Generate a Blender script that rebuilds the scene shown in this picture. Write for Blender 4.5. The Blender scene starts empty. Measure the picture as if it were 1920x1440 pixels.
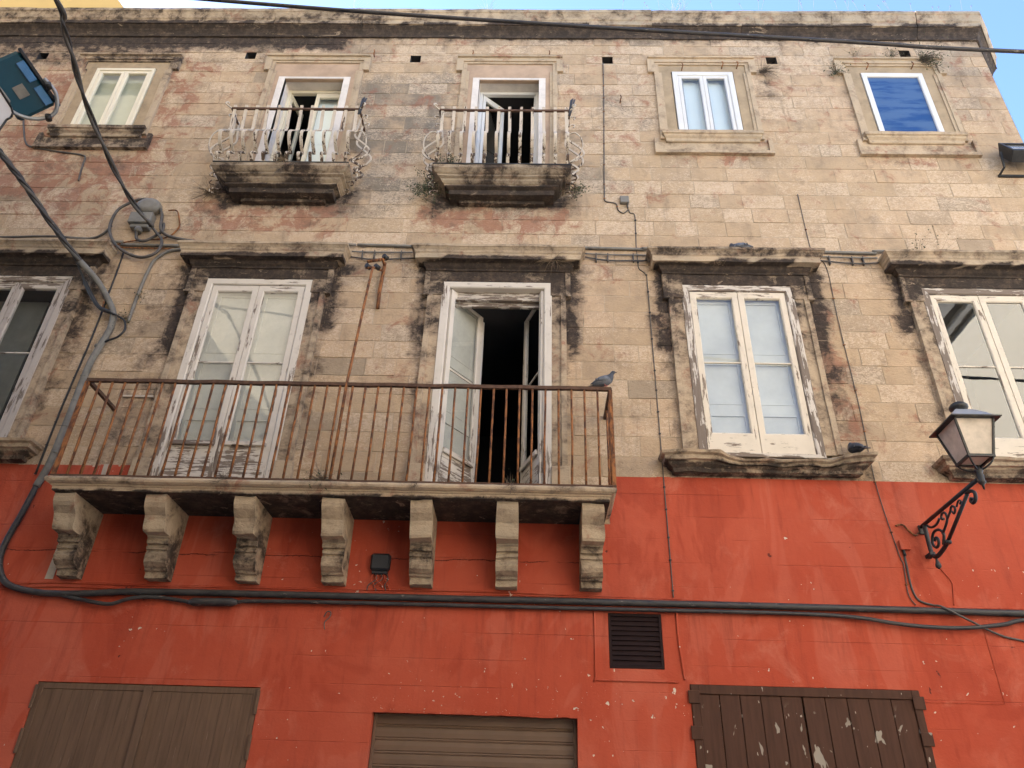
import bpy, math, random
from mathutils import Vector, Matrix, noise as mnoise
rnd = random.Random(7)
C = bpy.context.scene.collection
S = bpy.context.scene

# ------------------------------------------------------------------ camera, sky, sun, exposure
cam = bpy.data.cameras.new('camera'); co = bpy.data.objects.new('camera', cam); C.objects.link(co)
R3 = Matrix(((0.99949517, -0.0171523, 0.02674338), (0.01376841, -0.52476084, -0.85113835), (0.02863285, 0.85107688, -0.52425976)))
co.matrix_world = Matrix.Translation((0, -8, 1.6)) @ R3.to_4x4()
cam.sensor_fit = 'HORIZONTAL'; cam.sensor_width = 36; cam.lens = 1442 / 1920 * 36
cam.clip_start = 0.05; cam.clip_end = 2000
S.camera = co
w = bpy.data.worlds.new('World'); S.world = w; w.use_nodes = True
wn = w.node_tree.nodes; wl = w.node_tree.links
SUN_EL, SUN_AZ = 42, -50            # azimuth from +Y towards +X, degrees
sky = wn.new('ShaderNodeTexSky'); sky.sky_type = 'NISHITA'; sky.sun_disc = False
sky.sun_elevation = math.radians(SUN_EL); sky.sun_rotation = math.radians(SUN_AZ)
sky.air_density = 0.6; sky.dust_density = 0.1; sky.ozone_density = 3.0
wl.new(sky.outputs[0], wn['Background'].inputs[0]); wn['Background'].inputs[1].default_value = 0.105
sun = bpy.data.lights.new('sun', 'SUN'); sun.energy = 5.0; sun.angle = math.radians(0.5); sun.color = (1, .93, .82)
so = bpy.data.objects.new('sun', sun); C.objects.link(so)
e, a = math.radians(SUN_EL), math.radians(SUN_AZ)
sd = Vector((math.sin(a) * math.cos(e), math.cos(a) * math.cos(e), math.sin(e)))
so.rotation_euler = sd.to_track_quat('Z', 'Y').to_euler(); so.location = (-10, 20, 40)
S.view_settings.view_transform = 'Standard'; S.view_settings.look = 'None'
S.view_settings.exposure = 2.9; S.view_settings.gamma = 1.0; S.view_settings.use_curve_mapping = False

# ------------------------------------------------------------------ node helper
class G:
    def __init__(s, name):
        s.m = bpy.data.materials.new(name); s.m.use_nodes = True
        s.t = s.m.node_tree; s.n = s.t.nodes; s.b = s.n['Principled BSDF']
        s.pos = s.new('ShaderNodeNewGeometry').outputs['Position']
    def new(s, k): return s.n.new(k)
    def link(s, a, b):
        if hasattr(a, 'node'): s.t.links.new(a, b)
        else: b.default_value = (*a, 1) if isinstance(a, tuple) and len(a) == 3 and b.type == 'RGBA' else a
    def vec(s, sc, off=(0, 0, 0), v=None):
        q = s.new('ShaderNodeMapping'); s.link(v or s.pos, q.inputs[0]); q.inputs['Scale'].default_value = sc; q.inputs['Location'].default_value = off
        return q.outputs[0]
    def noise(s, scale, det=4, rough=.6, v=None, dist=0):
        q = s.new('ShaderNodeTexNoise'); s.link(v or s.pos, q.inputs['Vector'])
        q.inputs['Scale'].default_value = scale; q.inputs['Detail'].default_value = det; q.inputs['Roughness'].default_value = rough; q.inputs['Distortion'].default_value = dist
        return q.outputs[0]
    def voro(s, scale, v=None, feat='F1'):
        q = s.new('ShaderNodeTexVoronoi'); q.feature = feat; s.link(v or s.pos, q.inputs['Vector']); q.inputs['Scale'].default_value = scale
        return q.outputs[0]
    def ramp(s, f, a, b, lo=0.0, hi=1.0):
        q = s.new('ShaderNodeMapRange'); q.interpolation_type = 'SMOOTHSTEP'; s.link(f, q.inputs[0])
        q.inputs[1].default_value = a; q.inputs[2].default_value = b; q.inputs[3].default_value = lo; q.inputs[4].default_value = hi
        return q.outputs[0]
    def math(s, op, a, b=0.0, c=None):
        q = s.new('ShaderNodeMath'); q.operation = op; s.link(a, q.inputs[0]); s.link(b, q.inputs[1])
        if c is not None: s.link(c, q.inputs[2])
        return q.outputs[0]
    def mix(s, f, a, b):
        q = s.new('ShaderNodeMix'); q.data_type = 'RGBA'; s.link(f, q.inputs[0]); s.link(a, q.inputs[6]); s.link(b, q.inputs[7])
        return q.outputs[2]
    def attr(s, name, out='Fac'):
        q = s.new('ShaderNodeAttribute'); q.attribute_name = name; return q.outputs[out]
    def sep(s, v):
        q = s.new('ShaderNodeSeparateXYZ'); s.link(v, q.inputs[0]); return q.outputs
    def rand(s): return s.new('ShaderNodeObjectInfo').outputs['Random']
    def fin(s, col, rough=.9, bump=None, bs=.4, bd=.01, metal=0.0, spec=.3):
        s.link(col, s.b.inputs['Base Color']); s.link(rough, s.b.inputs['Roughness']); s.link(metal, s.b.inputs['Metallic'])
        s.b.inputs['Specular IOR Level'].default_value = spec
        if bump is not None:
            q = s.new('ShaderNodeBump'); q.inputs['Strength'].default_value = bs; q.inputs['Distance'].default_value = bd
            s.link(bump, q.inputs['Height']); s.t.links.new(q.outputs[0], s.b.inputs['Normal'])
        return s.m

def stone_mat(name, bcol=None, flake=1.0, green=0.0):
    g = G(name)
    tone = g.attr('tone'); st = g.attr('stain', 'Color'); st = g.sep(st); alpha = g.attr('flake')
    tr = g.math('FRACT', g.math('MULTIPLY', tone, 7.31))
    tr2 = g.math('FRACT', g.math('MULTIPLY', tone, 31.7))
    big = g.noise(.45, 3)
    base = g.mix(g.ramp(big, .35, .68), (.46, .33, .208), (.515, .37, .245))
    base = g.mix(g.ramp(tr, 0, 1, 0, .6), base, (.395, .29, .185))
    base = g.mix(g.ramp(tr2, .82, .96, 0, .5), base, (.235, .20, .155))
    # slow smudging inside each stone
    med = g.noise(3.2, 5, .65)
    base = g.mix(g.ramp(med, .42, .72, 0, .45), base, (.27, .20, .14))
    # grey film
    gf = g.math('ADD', st[2], g.ramp(g.noise(1.6, 5, .65), .25, .75, -.45, .45))
    base = g.mix(g.ramp(gf, .3, .95, 0, .8), base, (.165, .145, .118))
    # pale flaked scars
    fv = g.vec((1, 1, 1.9))
    f1 = g.noise(11.5, 6, .66, fv, 2.2)
    fm = g.noise(1.1, 3)
    fl = g.math('ADD', f1, g.ramp(g.math('ADD', fm, g.math('MULTIPLY', alpha, .35)), .35, .85, -.14, .11))
    flm = g.ramp(fl, .57, .625, 0, .62 * flake)
    base = g.mix(flm, base, (.60, .465, .335))
    sqn = g.noise(13, 3, .55, g.vec((1, 1, 1.7)), 1.6)
    sq = g.math('MULTIPLY', g.ramp(g.math('ABSOLUTE', g.math('SUBTRACT', sqn, .5)), .006, .028, 1, 0), g.ramp(g.math('ADD', g.noise(1.7, 4, .65), g.math('MULTIPLY', alpha, .22)), .48, .62, 0, .75 * flake))
    base = g.mix(sq, base, (.64, .51, .385))
    # fine dark pits and streaks
    pit = g.noise(38, 3, .6)
    base = g.mix(g.ramp(pit, .64, .72, 0, .55), base, (.12, .09, .065))
    vs = g.noise(3.0, 6, .68, g.vec((2.6, 2.6, .3)))
    base = g.mix(g.ramp(g.math('ADD', vs, g.math('MULTIPLY', st[0], .25)), .54, .76, 0, .45), base, (.15, .115, .085))
    wide = g.noise(.7, 6, .7, g.vec((1, 1, .7), (5, 0, 9)))
    base = g.mix(g.ramp(wide, .50, .72, 0, .42), base, (.21, .17, .13))
    if bcol: base = g.mix(.55, base, bcol)
    # red remnants of paint
    rn = g.noise(2.6, 8, .75, None, .5)
    rm = g.ramp(g.math('ADD', st[1], g.ramp(rn, .25, .75, -.75, .75)), .25, .75, 0, .68)
    base = g.mix(rm, base, g.mix(g.noise(9), (.31, .115, .07), (.22, .085, .055)))
    # black crust
    sn = g.noise(3.6, 9, .74, g.vec((1, 1, 1.15)), .3)
    sv = g.math('ADD', st[0], g.ramp(sn, .25, .75, -.42, .42))
    base = g.mix(g.ramp(sv, .10, .55, 0, .62), base, (.135, .095, .068))
    sm = g.ramp(sv, .42, .72, 0, .93)
    base = g.mix(sm, base, g.mix(g.ramp(g.noise(9, 6, .75), .4, .7), (.026, .021, .019), (.085, .06, .046)))
    base = g.mix(g.math('MULTIPLY', g.ramp(sv, .4, .7), g.ramp(g.noise(7, 7, .75, g.vec((.6, 1, 2.2)), .8), .60, .66, 0, .75)), base, (.36, .27, .19))
    h = g.math('ADD', g.math('MULTIPLY', f1, .8), g.math('MULTIPLY', g.noise(26, 4), .5))
    h = g.math('SUBTRACT', h, g.math('MULTIPLY', flm, .25))
    return g.fin(base, .93, h, .75, .014, spec=.2)

def red_mat():
    g = G('red_paint')
    big = g.noise(.55, 4, .6); med = g.noise(2.2, 5, .65)
    base = g.mix(g.ramp(big, .35, .7), (.395, .066, .033), (.44, .088, .047))
    base = g.mix(g.ramp(med, .5, .78, 0, .45), base, (.50, .125, .072))
    br = g.noise(1.0, 4, .6, g.vec((1.1, 1, .45), (4, 0, 2)), 1.2)
    base = g.mix(g.ramp(br, .56, .60, 0, .35), base, (.50, .135, .085))
    base = g.mix(g.ramp(br, .46, .40, 0, .45), base, (.30, .043, .021))
    base = g.mix(g.ramp(g.noise(1.3, 6, .7, g.vec((1, 1, .5))), .52, .75, 0, .5), base, (.30, .05, .028))
    # darkened drips under the pipe run
    x = g.sep(g.pos)
    drip = g.noise(5, 6, .68, g.vec((1.6, 1, .15)))
    base = g.mix(g.ramp(drip, .52, .74, 0, .5), base, (.23, .04, .025))
    gr = g.math('MULTIPLY', g.ramp(x[2], 2.9, 3.8), g.ramp(x[2], 3.95, 3.85)); gr = g.math('ADD', gr, g.math('MULTIPLY', g.ramp(x[2], 4.5, 5.3), .7))
    base = g.mix(g.math('MULTIPLY', gr, g.ramp(g.noise(4, 7, .72, g.vec((1.8, 1, .22), (9, 1, 3))), .48, .7, 0, .5)), base, (.15, .03, .02))
    fade = g.noise(1.7, 7, .72, None, .6)
    base = g.mix(g.ramp(fade, .55, .72, 0, .4), base, (.54, .19, .125))
    # pale chips down to the plaster
    ch = g.noise(17, 2, .5, None, .3); clus = g.noise(.9, 3)
    cm = g.ramp(g.math('ADD', ch, g.ramp(clus, .35, .7, -.12, .05)), .715, .735)
    base = g.mix(cm, base, (.62, .50, .40))
    dk = g.noise(10, 3, .55, g.vec((1, 1, .8), (7, 3, 11)), .4)
    dm = g.ramp(g.math('ADD', dk, g.ramp(g.noise(.7, 2, .5, g.vec((1, 1, 1), (3, 8, 5))), .3, .75, -.12, .03)), .69, .72, 0, .85)
    base = g.mix(dm, base, (.09, .025, .02))
    # long crack behind the corbels and chips at the doorway corners
    crz = g.math('ADD', x[2], g.math('MULTIPLY', g.math('SUBTRACT', g.noise(3.2, 5, .7), .5), .09))
    crk = g.math('MULTIPLY', g.ramp(g.math('ABSOLUTE', g.math('SUBTRACT', crz, 4.295)), .002, .007, 1, 0), g.ramp(g.noise(1.4, 3), .42, .5))
    crk = g.math('MULTIPLY', crk, g.ramp(x[0], .6, 1.2, 1, 0))
    base = g.mix(g.math('MULTIPLY', crk, .85), base, (.06, .018, .014))
    zc = g.math('MULTIPLY', g.math('MULTIPLY', g.ramp(x[2], 2.62, 2.8), g.ramp(x[2], 3.75, 2.8)), g.math('MULTIPLY', g.ramp(x[0], -1.9, -1.4), g.ramp(x[0], 1.9, .6)))
    c2 = g.ramp(g.math('ADD', g.noise(22, 3, .6, None, .5), g.math('MULTIPLY', zc, .10)), .76, .79)
    base = g.mix(c2, base, (.62, .5, .4)); cm = g.math('MAXIMUM', cm, c2); dm = g.math('MAXIMUM', dm, crk)
    # faint course joints telegraphing through the paint
    zz = g.math('FRACT', g.math('DIVIDE', x[2], .262))
    jl = g.ramp(g.math('ABSOLUTE', g.math('SUBTRACT', zz, .5)), 0, .02, 1, 0)
    jl = g.math('MULTIPLY', jl, g.ramp(g.noise(.8, 4, .6, g.vec((1, 1, 3))), .45, .62))
    h = g.math('ADD', g.math('MULTIPLY', g.noise(6, 7, .68), .8), g.math('MULTIPLY', g.noise(55, 3), .14))
    h = g.math('SUBTRACT', h, g.math('MULTIPLY', jl, .5)); h = g.math('SUBTRACT', h, g.math('MULTIPLY', g.math('ADD', cm, dm), .5))
    base = g.mix(g.math('MULTIPLY', jl, .22), base, (.16, .03, .02))
    return g.fin(base, .85, h, .7, .016, spec=.15)

def wood_mat(name, paint, bare, amt, horiz=False, low=0.0, zlow=(6.3, 5.0), rough=.75):
    g = G(name)
    sc = (3, 3, 30) if horiz else (26, 26, 2.4)
    n = g.noise(1.0, 7, .68, g.vec(sc), .3)
    n2 = g.noise(2.2, 4, .6)
    f = g.math('ADD', n, g.ramp(n2, .3, .7, -.09, .09))
    if low:
        f = g.math('ADD', f, g.ramp(g.sep(g.pos)[2], zlow[0], zlow[1], 0, low))
    m = g.ramp(f, .66 - amt, .69 - amt)
    p = g.mix(g.ramp(g.noise(4, 5), .4, .75, 0, .35), paint, tuple(c * .72 for c in paint))
    b = g.mix(g.noise(1, 5, .7, g.vec(tuple(c * 2.2 for c in sc))), bare, tuple(c * .45 for c in bare))
    base = g.mix(m, p, b)
    dirt = g.ramp(g.noise(7, 6, .7), .56, .74, 0, .3)
    base = g.mix(dirt, base, (.2, .15, .11))
    return g.fin(base, rough, g.math('SUBTRACT', g.math('MULTIPLY', n, .4), g.math('MULTIPLY', m, .4)), .45, .006, spec=.3)

def flat_mat(name, c, rough=.6, var=.25, sc=6, metal=0.0, spec=.4, bump=.0):
    g = G(name)
    n = g.noise(sc, 5, .65)
    base = g.mix(g.ramp(n, .3, .75), c, tuple(x * (1 - var) for x in c))
    return g.fin(base, rough, n if bump else None, bump, .006, metal, spec)

def rust_mat():
    g = G('rusted_iron')
    n = g.noise(24, 5, .7, g.vec((1, 1, .35)), .3); n2 = g.noise(5, 3)
    base = g.mix(g.ramp(n, .38, .6), (.075, .035, .022), (.31, .125, .045))
    base = g.mix(g.ramp(n2, .5, .7, 0, .6), base, (.10, .048, .034))
    return g.fin(base, .85, n, .6, .003, spec=.25)

def glass_mat(name, tint=(.9, .94, .93), haze=0.0, f0=.085):
    g = G(name); n = g.n; n.remove(g.b)
    tr = g.new('ShaderNodeBsdfTransparent'); tr.inputs[0].default_value = (*tint, 1)
    gl = g.new('ShaderNodeBsdfGlossy'); gl.inputs['Roughness'].default_value = .015; gl.inputs[0].default_value = (.95, .97, 1, 1)
    geo = g.new('ShaderNodeNewGeometry'); dt = g.new('ShaderNodeVectorMath'); dt.operation = 'DOT_PRODUCT'; g.t.links.new(geo.outputs['Normal'], dt.inputs[0]); g.t.links.new(geo.outputs['Incoming'], dt.inputs[1])
    fz = g.math('POWER', g.math('SUBTRACT', 1.0, g.math('ABSOLUTE', dt.outputs['Value'])), 5.0); fres = g.math('MULTIPLY_ADD', fz, .9, f0)
    bp = g.new('ShaderNodeBump'); bp.inputs['Strength'].default_value = .035; bp.inputs['Distance'].default_value = .02; g.link(g.noise(2.2, 2), bp.inputs['Height'])
    g.t.links.new(bp.outputs[0], gl.inputs['Normal'])
    df = g.new('ShaderNodeBsdfDiffuse'); df.inputs[0].default_value = (.6, .58, .54, 1)
    m1 = g.new('ShaderNodeMixShader'); g.link(g.ramp(g.noise(5, 6, .7), .3, .8, haze * .4, haze), m1.inputs[0]) ; g.t.links.new(tr.outputs[0], m1.inputs[1]); g.t.links.new(df.outputs[0], m1.inputs[2])
    m2 = g.new('ShaderNodeMixShader'); g.t.links.new(fres, m2.inputs[0]); g.t.links.new(m1.outputs[0], m2.inputs[1]); g.t.links.new(gl.outputs[0], m2.inputs[2])
    g.t.links.new(m2.outputs[0], n['Material Output'].inputs[0])
    return g.m

def brown_mat(name, c, patch):
    g = G(name)
    n = g.noise(1, 6, .65, g.vec((22, 22, 2.0)))
    base = g.mix(g.ramp(n, .35, .75), c, tuple(x * .7 for x in c))
    h = n
    if patch:
        p = g.noise(4.2, 3, .55, g.vec((1.3, 1, .8), (1.7, 0, 4.1)), .5)
        m = g.math('MULTIPLY', g.ramp(p, .625, .64), g.ramp(g.sep(g.pos)[2], 2.98, 2.72)); base = g.mix(m, base, (.30, .26, .21)); h = g.math('SUBTRACT', h, m)
        p2 = g.noise(15, 2, .5, g.vec((1.3, 1, .6))); base = g.mix(g.ramp(p2, .71, .735), base, (.42, .36, .3))
    else:
        p2 = g.noise(1, 3, .5, g.vec((60, 30, 3))); base = g.mix(g.ramp(p2, .71, .74, 0, .7), base, (.26, .19, .14))
    return g.fin(base, .7, h, .3, .004, spec=.15)

M = {}
M['stone'] = stone_mat('weathered_stone')
M['carved'] = stone_mat('carved_stone', (.47, .378, .268), .4)
M['mortar'] = stone_mat('mortar', (.53, .42, .30), .3)
M['plaster'] = flat_mat('rendered_panel', (.40, .30, .19), .92, .35, 3.5, bump=.2)
M['pinkplaster'] = flat_mat('pink_render', (.46, .325, .225), .92, .3, 3, bump=.2)
M['red'] = red_mat()
M['wood_v'] = wood_mat('peeling_white_wood', (.61, .55, .475), (.27, .21, .165), .055, low=.14)
M['wood_h'] = wood_mat('peeling_white_rail', (.61, .55, .475), (.27, .21, .165), .055, True, low=.14)
M['bare_v'] = wood_mat('bare_frame_wood', (.58, .52, .45), (.25, .195, .155), .20, low=.05)
M['bare_h'] = wood_mat('bare_rail_wood', (.58, .52, .45), (.25, .195, .155), .20, True, low=.05)
M['worn_v'] = wood_mat('worn_cream_wood', (.66, .58, .47), (.29, .22, .165), .065, low=.06)
M['worn_h'] = wood_mat('worn_cream_rail', (.66, .58, .47), (.29, .22, .165), .065, True, low=.06)
M['grey_v'] = wood_mat('grey_weathered_wood', (.42, .37, .33), (.21, .17, .14), .08)
M['inner'] = flat_mat('inner_shutter_paint', (.66, .635, .585), .6, .18, 2)
M['pvc'] = flat_mat('white_window_paint', (.66, .645, .62), .35, .06, 2)
M['cream'] = flat_mat('cream_window_paint', (.74, .66, .50), .4, .12, 2)
M['lime'] = flat_mat('white_plaster_band', (.70, .64, .585), .85, .22, 4, bump=.1)
M['glass'] = glass_mat('window_glass')
M['mirror'] = glass_mat('dark_window_glass', (.8, .84, .84), 0, .12)
M['dusty'] = glass_mat('dusty_window_glass', (.86, .88, .85), .22)
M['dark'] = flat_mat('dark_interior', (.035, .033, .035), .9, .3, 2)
M['blind'] = flat_mat('pale_blind', (.78, .82, .84), .8, .06, 1)
M['yellow_reflection'] = flat_mat('yellow_reflection_curtain', (.50, .485, .38), .9, .15, 2)  # curtain colour also stands in for the yellow house mirrored in the panes
M['blue'] = None
M['rust'] = rust_mat()
M['rail'] = flat_mat('dark_rusty_rail', (.12, .066, .043), .8, .5, 16, 0, .25)
M['iron'] = flat_mat('dark_painted_iron', (.035, .035, .036), .5, .4, 20, .3, .5)
M['lacq'] = wood_mat('flaking_cream_iron', (.54, .46, .37), (.11, .07, .048), .06, low=.11, zlow=(10.45, 10.0))
def pipe_mat():
    g = G('black_conduit'); n = g.noise(11, 6, .7, g.vec((.5, 1, 1.4)))
    base = g.mix(g.ramp(n, .35, .6), (.022, .021, .023), (.05, .045, .044))
    base = g.mix(g.ramp(g.noise(23, 4, .7, g.vec((.35, 1, 1))), .64, .69, 0, .7), base, (.22, .19, .165))
    return g.fin(base, g.ramp(n, .3, .7, .35, .65), n, .3, .003, spec=.4)
M['pipe'] = pipe_mat()
M['greypipe'] = flat_mat('grey_conduit', (.205, .195, .175), .7, .4, 7, 0, .2)
M['duct'] = flat_mat('dull_cable', (.10, .088, .078), .6, .4, 9)
M['brown'] = brown_mat('brown_door_paint', (.15, .092, .06), False)
M['darkbrown'] = brown_mat('dark_brown_door_paint', (.078, .036, .023), True)
M['slat'] = flat_mat('brown_roller_metal', (.155, .095, .06), .5, .2, 3, 0, .4)
M['vent'] = flat_mat('dark_vent_paint', (.024, .013, .013), .75, .3, 8, 0, .12)
M['frost'] = flat_mat('frosted_lamp_glass', (.58, .495, .41), .4, .35, 6, 0, .3)
M['tin'] = flat_mat('grey_lamp_metal', (.33, .34, .36), .4, .2, 6, .3, .5)
M['teal'] = flat_mat('teal_lamp_body', (.008, .055, .085), .3, .2, 5, 0, .5)
M['bluegl'] = flat_mat('blue_lamp_lens', (.08, .21, .42), .12, .3, 6, 0, .8)
M['white'] = flat_mat('white_lamp_plate', (.62, .62, .66), .4, .05, 2)
M['steel'] = flat_mat('grey_steel', (.32, .32, .32), .4, .2, 9, .5, .5)
M['lens'] = flat_mat('pale_reflector', (.55, .52, .48), .2, .45, 5, .6, .6)
M['box'] = flat_mat('grey_plastic_box', (.20, .185, .16), .6, .3, 8)
M['blackbox'] = flat_mat('black_plastic_box', (.022, .023, .027), .5, .2, 8)
M['leaf'] = flat_mat('small_green_leaves', (.075, .095, .045), .7, .5, 14)
M['dry'] = flat_mat('dry_stems', (.15, .115, .085), .9, .5, 14)
M['straw'] = flat_mat('pale_dry_straw', (.33, .24, .15), .9, .4, 14)
M['pgrey'] = flat_mat('pigeon_grey', (.15, .16, .185), .75, .35, 40)
M['pdark'] = flat_mat('pigeon_dark', (.05, .055, .07), .6, .35, 40)
M['beak'] = flat_mat('pigeon_beak', (.09, .07, .06), .5, .1)
M['claw'] = flat_mat('pigeon_feet', (.35, .10, .08), .6, .1)
M['yellow'] = flat_mat('yellow_house_paint', (.62, .44, .17), .85, .12, .6)
M['ochre'] = flat_mat('pale_ochre_paint', (.37, .315, .225), .85, .15, .5)
M['beige'] = flat_mat('beige_house_paint', (.78, .72, .61), .85, .12, .6)
M['band'] = flat_mat('grey_stone_band', (.24, .23, .21), .9, .3, 3)
M['street'] = flat_mat('street_paving', (.36, .33, .29), .9, .35, 1.2)
M['strip'] = flat_mat('bare_plaster_strip', (.50, .42, .34), .9, .25, 8)
def blue_mat():
    g = G('blue_board')
    n = g.noise(1.6, 6, .62, g.vec((.7, 1, 3.6), (2, 0, .3)))
    m = g.ramp(n, .44, .58)
    return g.fin(g.mix(m, (.06, .115, .235), (.014, .055, .18)), .3, None, spec=.5)  # lighter blue streaks painted in for reflections on the board
M['blue'] = blue_mat()

# ------------------------------------------------------------------ stains: soot, red paint remnants, grey film at a wall point
WX = (-6.9, -3.655, -.49, 2.65, 5.75)        # first-floor openings
TX = (-6.78, -3.6, -.47, 2.65, 5.67)         # top-floor openings
def sbox(x, z, x0, x1, z0, z1, s):
    def ss(t): t = max(0, min(1, t)); return t * t * (3 - 2 * t)
    return ss((x - x0 + s) / (2 * s)) * ss((x1 - x + s) / (2 * s)) * ss((z - z0 + s) / (2 * s)) * ss((z1 - z + s) / (2 * s))
ZS = []  # (x0,x1,z0,z1,soft,soot,red,grey)
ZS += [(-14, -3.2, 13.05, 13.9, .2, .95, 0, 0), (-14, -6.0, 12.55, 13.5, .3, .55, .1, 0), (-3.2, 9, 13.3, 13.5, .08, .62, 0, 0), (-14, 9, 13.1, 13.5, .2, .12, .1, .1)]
ZS += [(-14, -5.4, 9.2, 12.7, .7, .10, .55, .15), (-9, 7.3, 10.9, 13.3, .5, .06, .12, .22), (-14, -7.2, 9.2, 12.7, .4, .12, .2, .0), (-7.7, -5.9, 10.05, 10.65, .15, .22, .62, 0)]
for c in WX:
    u1, u2, d1, d2 = rnd.uniform(.7, 1.1), rnd.uniform(.7, 1.1), rnd.uniform(-.5, .3), rnd.uniform(-.5, .3)
    ZS += [(c - 1.10, c - .85, 7.4 + d1, 8.42, .10, .95 * u1, 0, .2), (c + .85, c + 1.10, 7.4 + d2, 8.42, .10, .95 * u2, 0, .2), (c - 1.25, c + 1.25, 8.2, 8.42, .12, .5, 0, .2),
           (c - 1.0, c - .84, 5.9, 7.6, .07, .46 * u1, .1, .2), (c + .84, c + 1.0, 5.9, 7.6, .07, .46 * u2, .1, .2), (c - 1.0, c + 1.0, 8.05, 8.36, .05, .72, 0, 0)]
ZS += [(3.52, 3.78, 6.6, 7.8, .10, .62, .5, 0), (3.52, 3.9, 5.8, 7.0, .14, .42, .62, 0), (1.55, 1.8, 6.6, 7.9, .1, .3, .2, 0)]
for c, r in ((-3.6, .55), (-.49, .6)):
    ZS += [(c - 1.0, c + 1.0, 9.42, 9.75, .12, .75, .2, 0), (c - 1.15, c + 1.0, 8.96, 9.5, .14, .12, r, 0), (c - 1.1, c - .8, 9.2, 9.95, .14, .6, .1, .4), (c + .8, c + 1.1, 9.3, 9.9, .12, .5, .1, .3)]
ZS += [(-4.95, -4.4, 8.9, 9.7, .25, .3, .3, .2)]
ZS += [(-3.0, -1.2, 9.4, 12.5, .5, .0, 0, .75), (.3, 2.0, 9.7, 12.3, .4, 0, 0, .42), (-5.3, -4.4, 9.6, 11.6, .4, 0, 0, .35), (3.2, 5.0, 10.5, 12.2, .4, 0, 0, .12)]
ZS += [(2.0, 3.4, 10.42, 10.6, .05, .1, .45, 0), (5.0, 6.4, 10.42, 10.6, .06, .2, .5, 0), (3.5, 3.85, 11.9, 12.5, .15, .4, 0, .2)]
ZS += [(-2.3, -2.0, 7.1, 8.3, .12, .1, 0, .35), (1.5, 3.9, 5.3, 5.45, .05, .5, 0, 0), (4.5, 4.9, 5.3, 5.6, .1, .35, 0, .2)]
ZS += [(-5.1, -4.7, 4.8, 8.4, .1, .3, 0, .2), (-6.2, -5.75, 6.3, 8.4, .15, .4, .2, .1)]
def stain(x, z):
    s = r = g = 0.0
    for (x0, x1, z0, z1, f, a, b, c) in ZS:
        if x0 - f < x < x1 + f and z0 - f < z < z1 + f:
            k = sbox(x, z, x0, x1, z0, z1, f)
            s = max(s, a * k); r = max(r, b * k); g = max(g, c * k)
    return s, r, g

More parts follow.
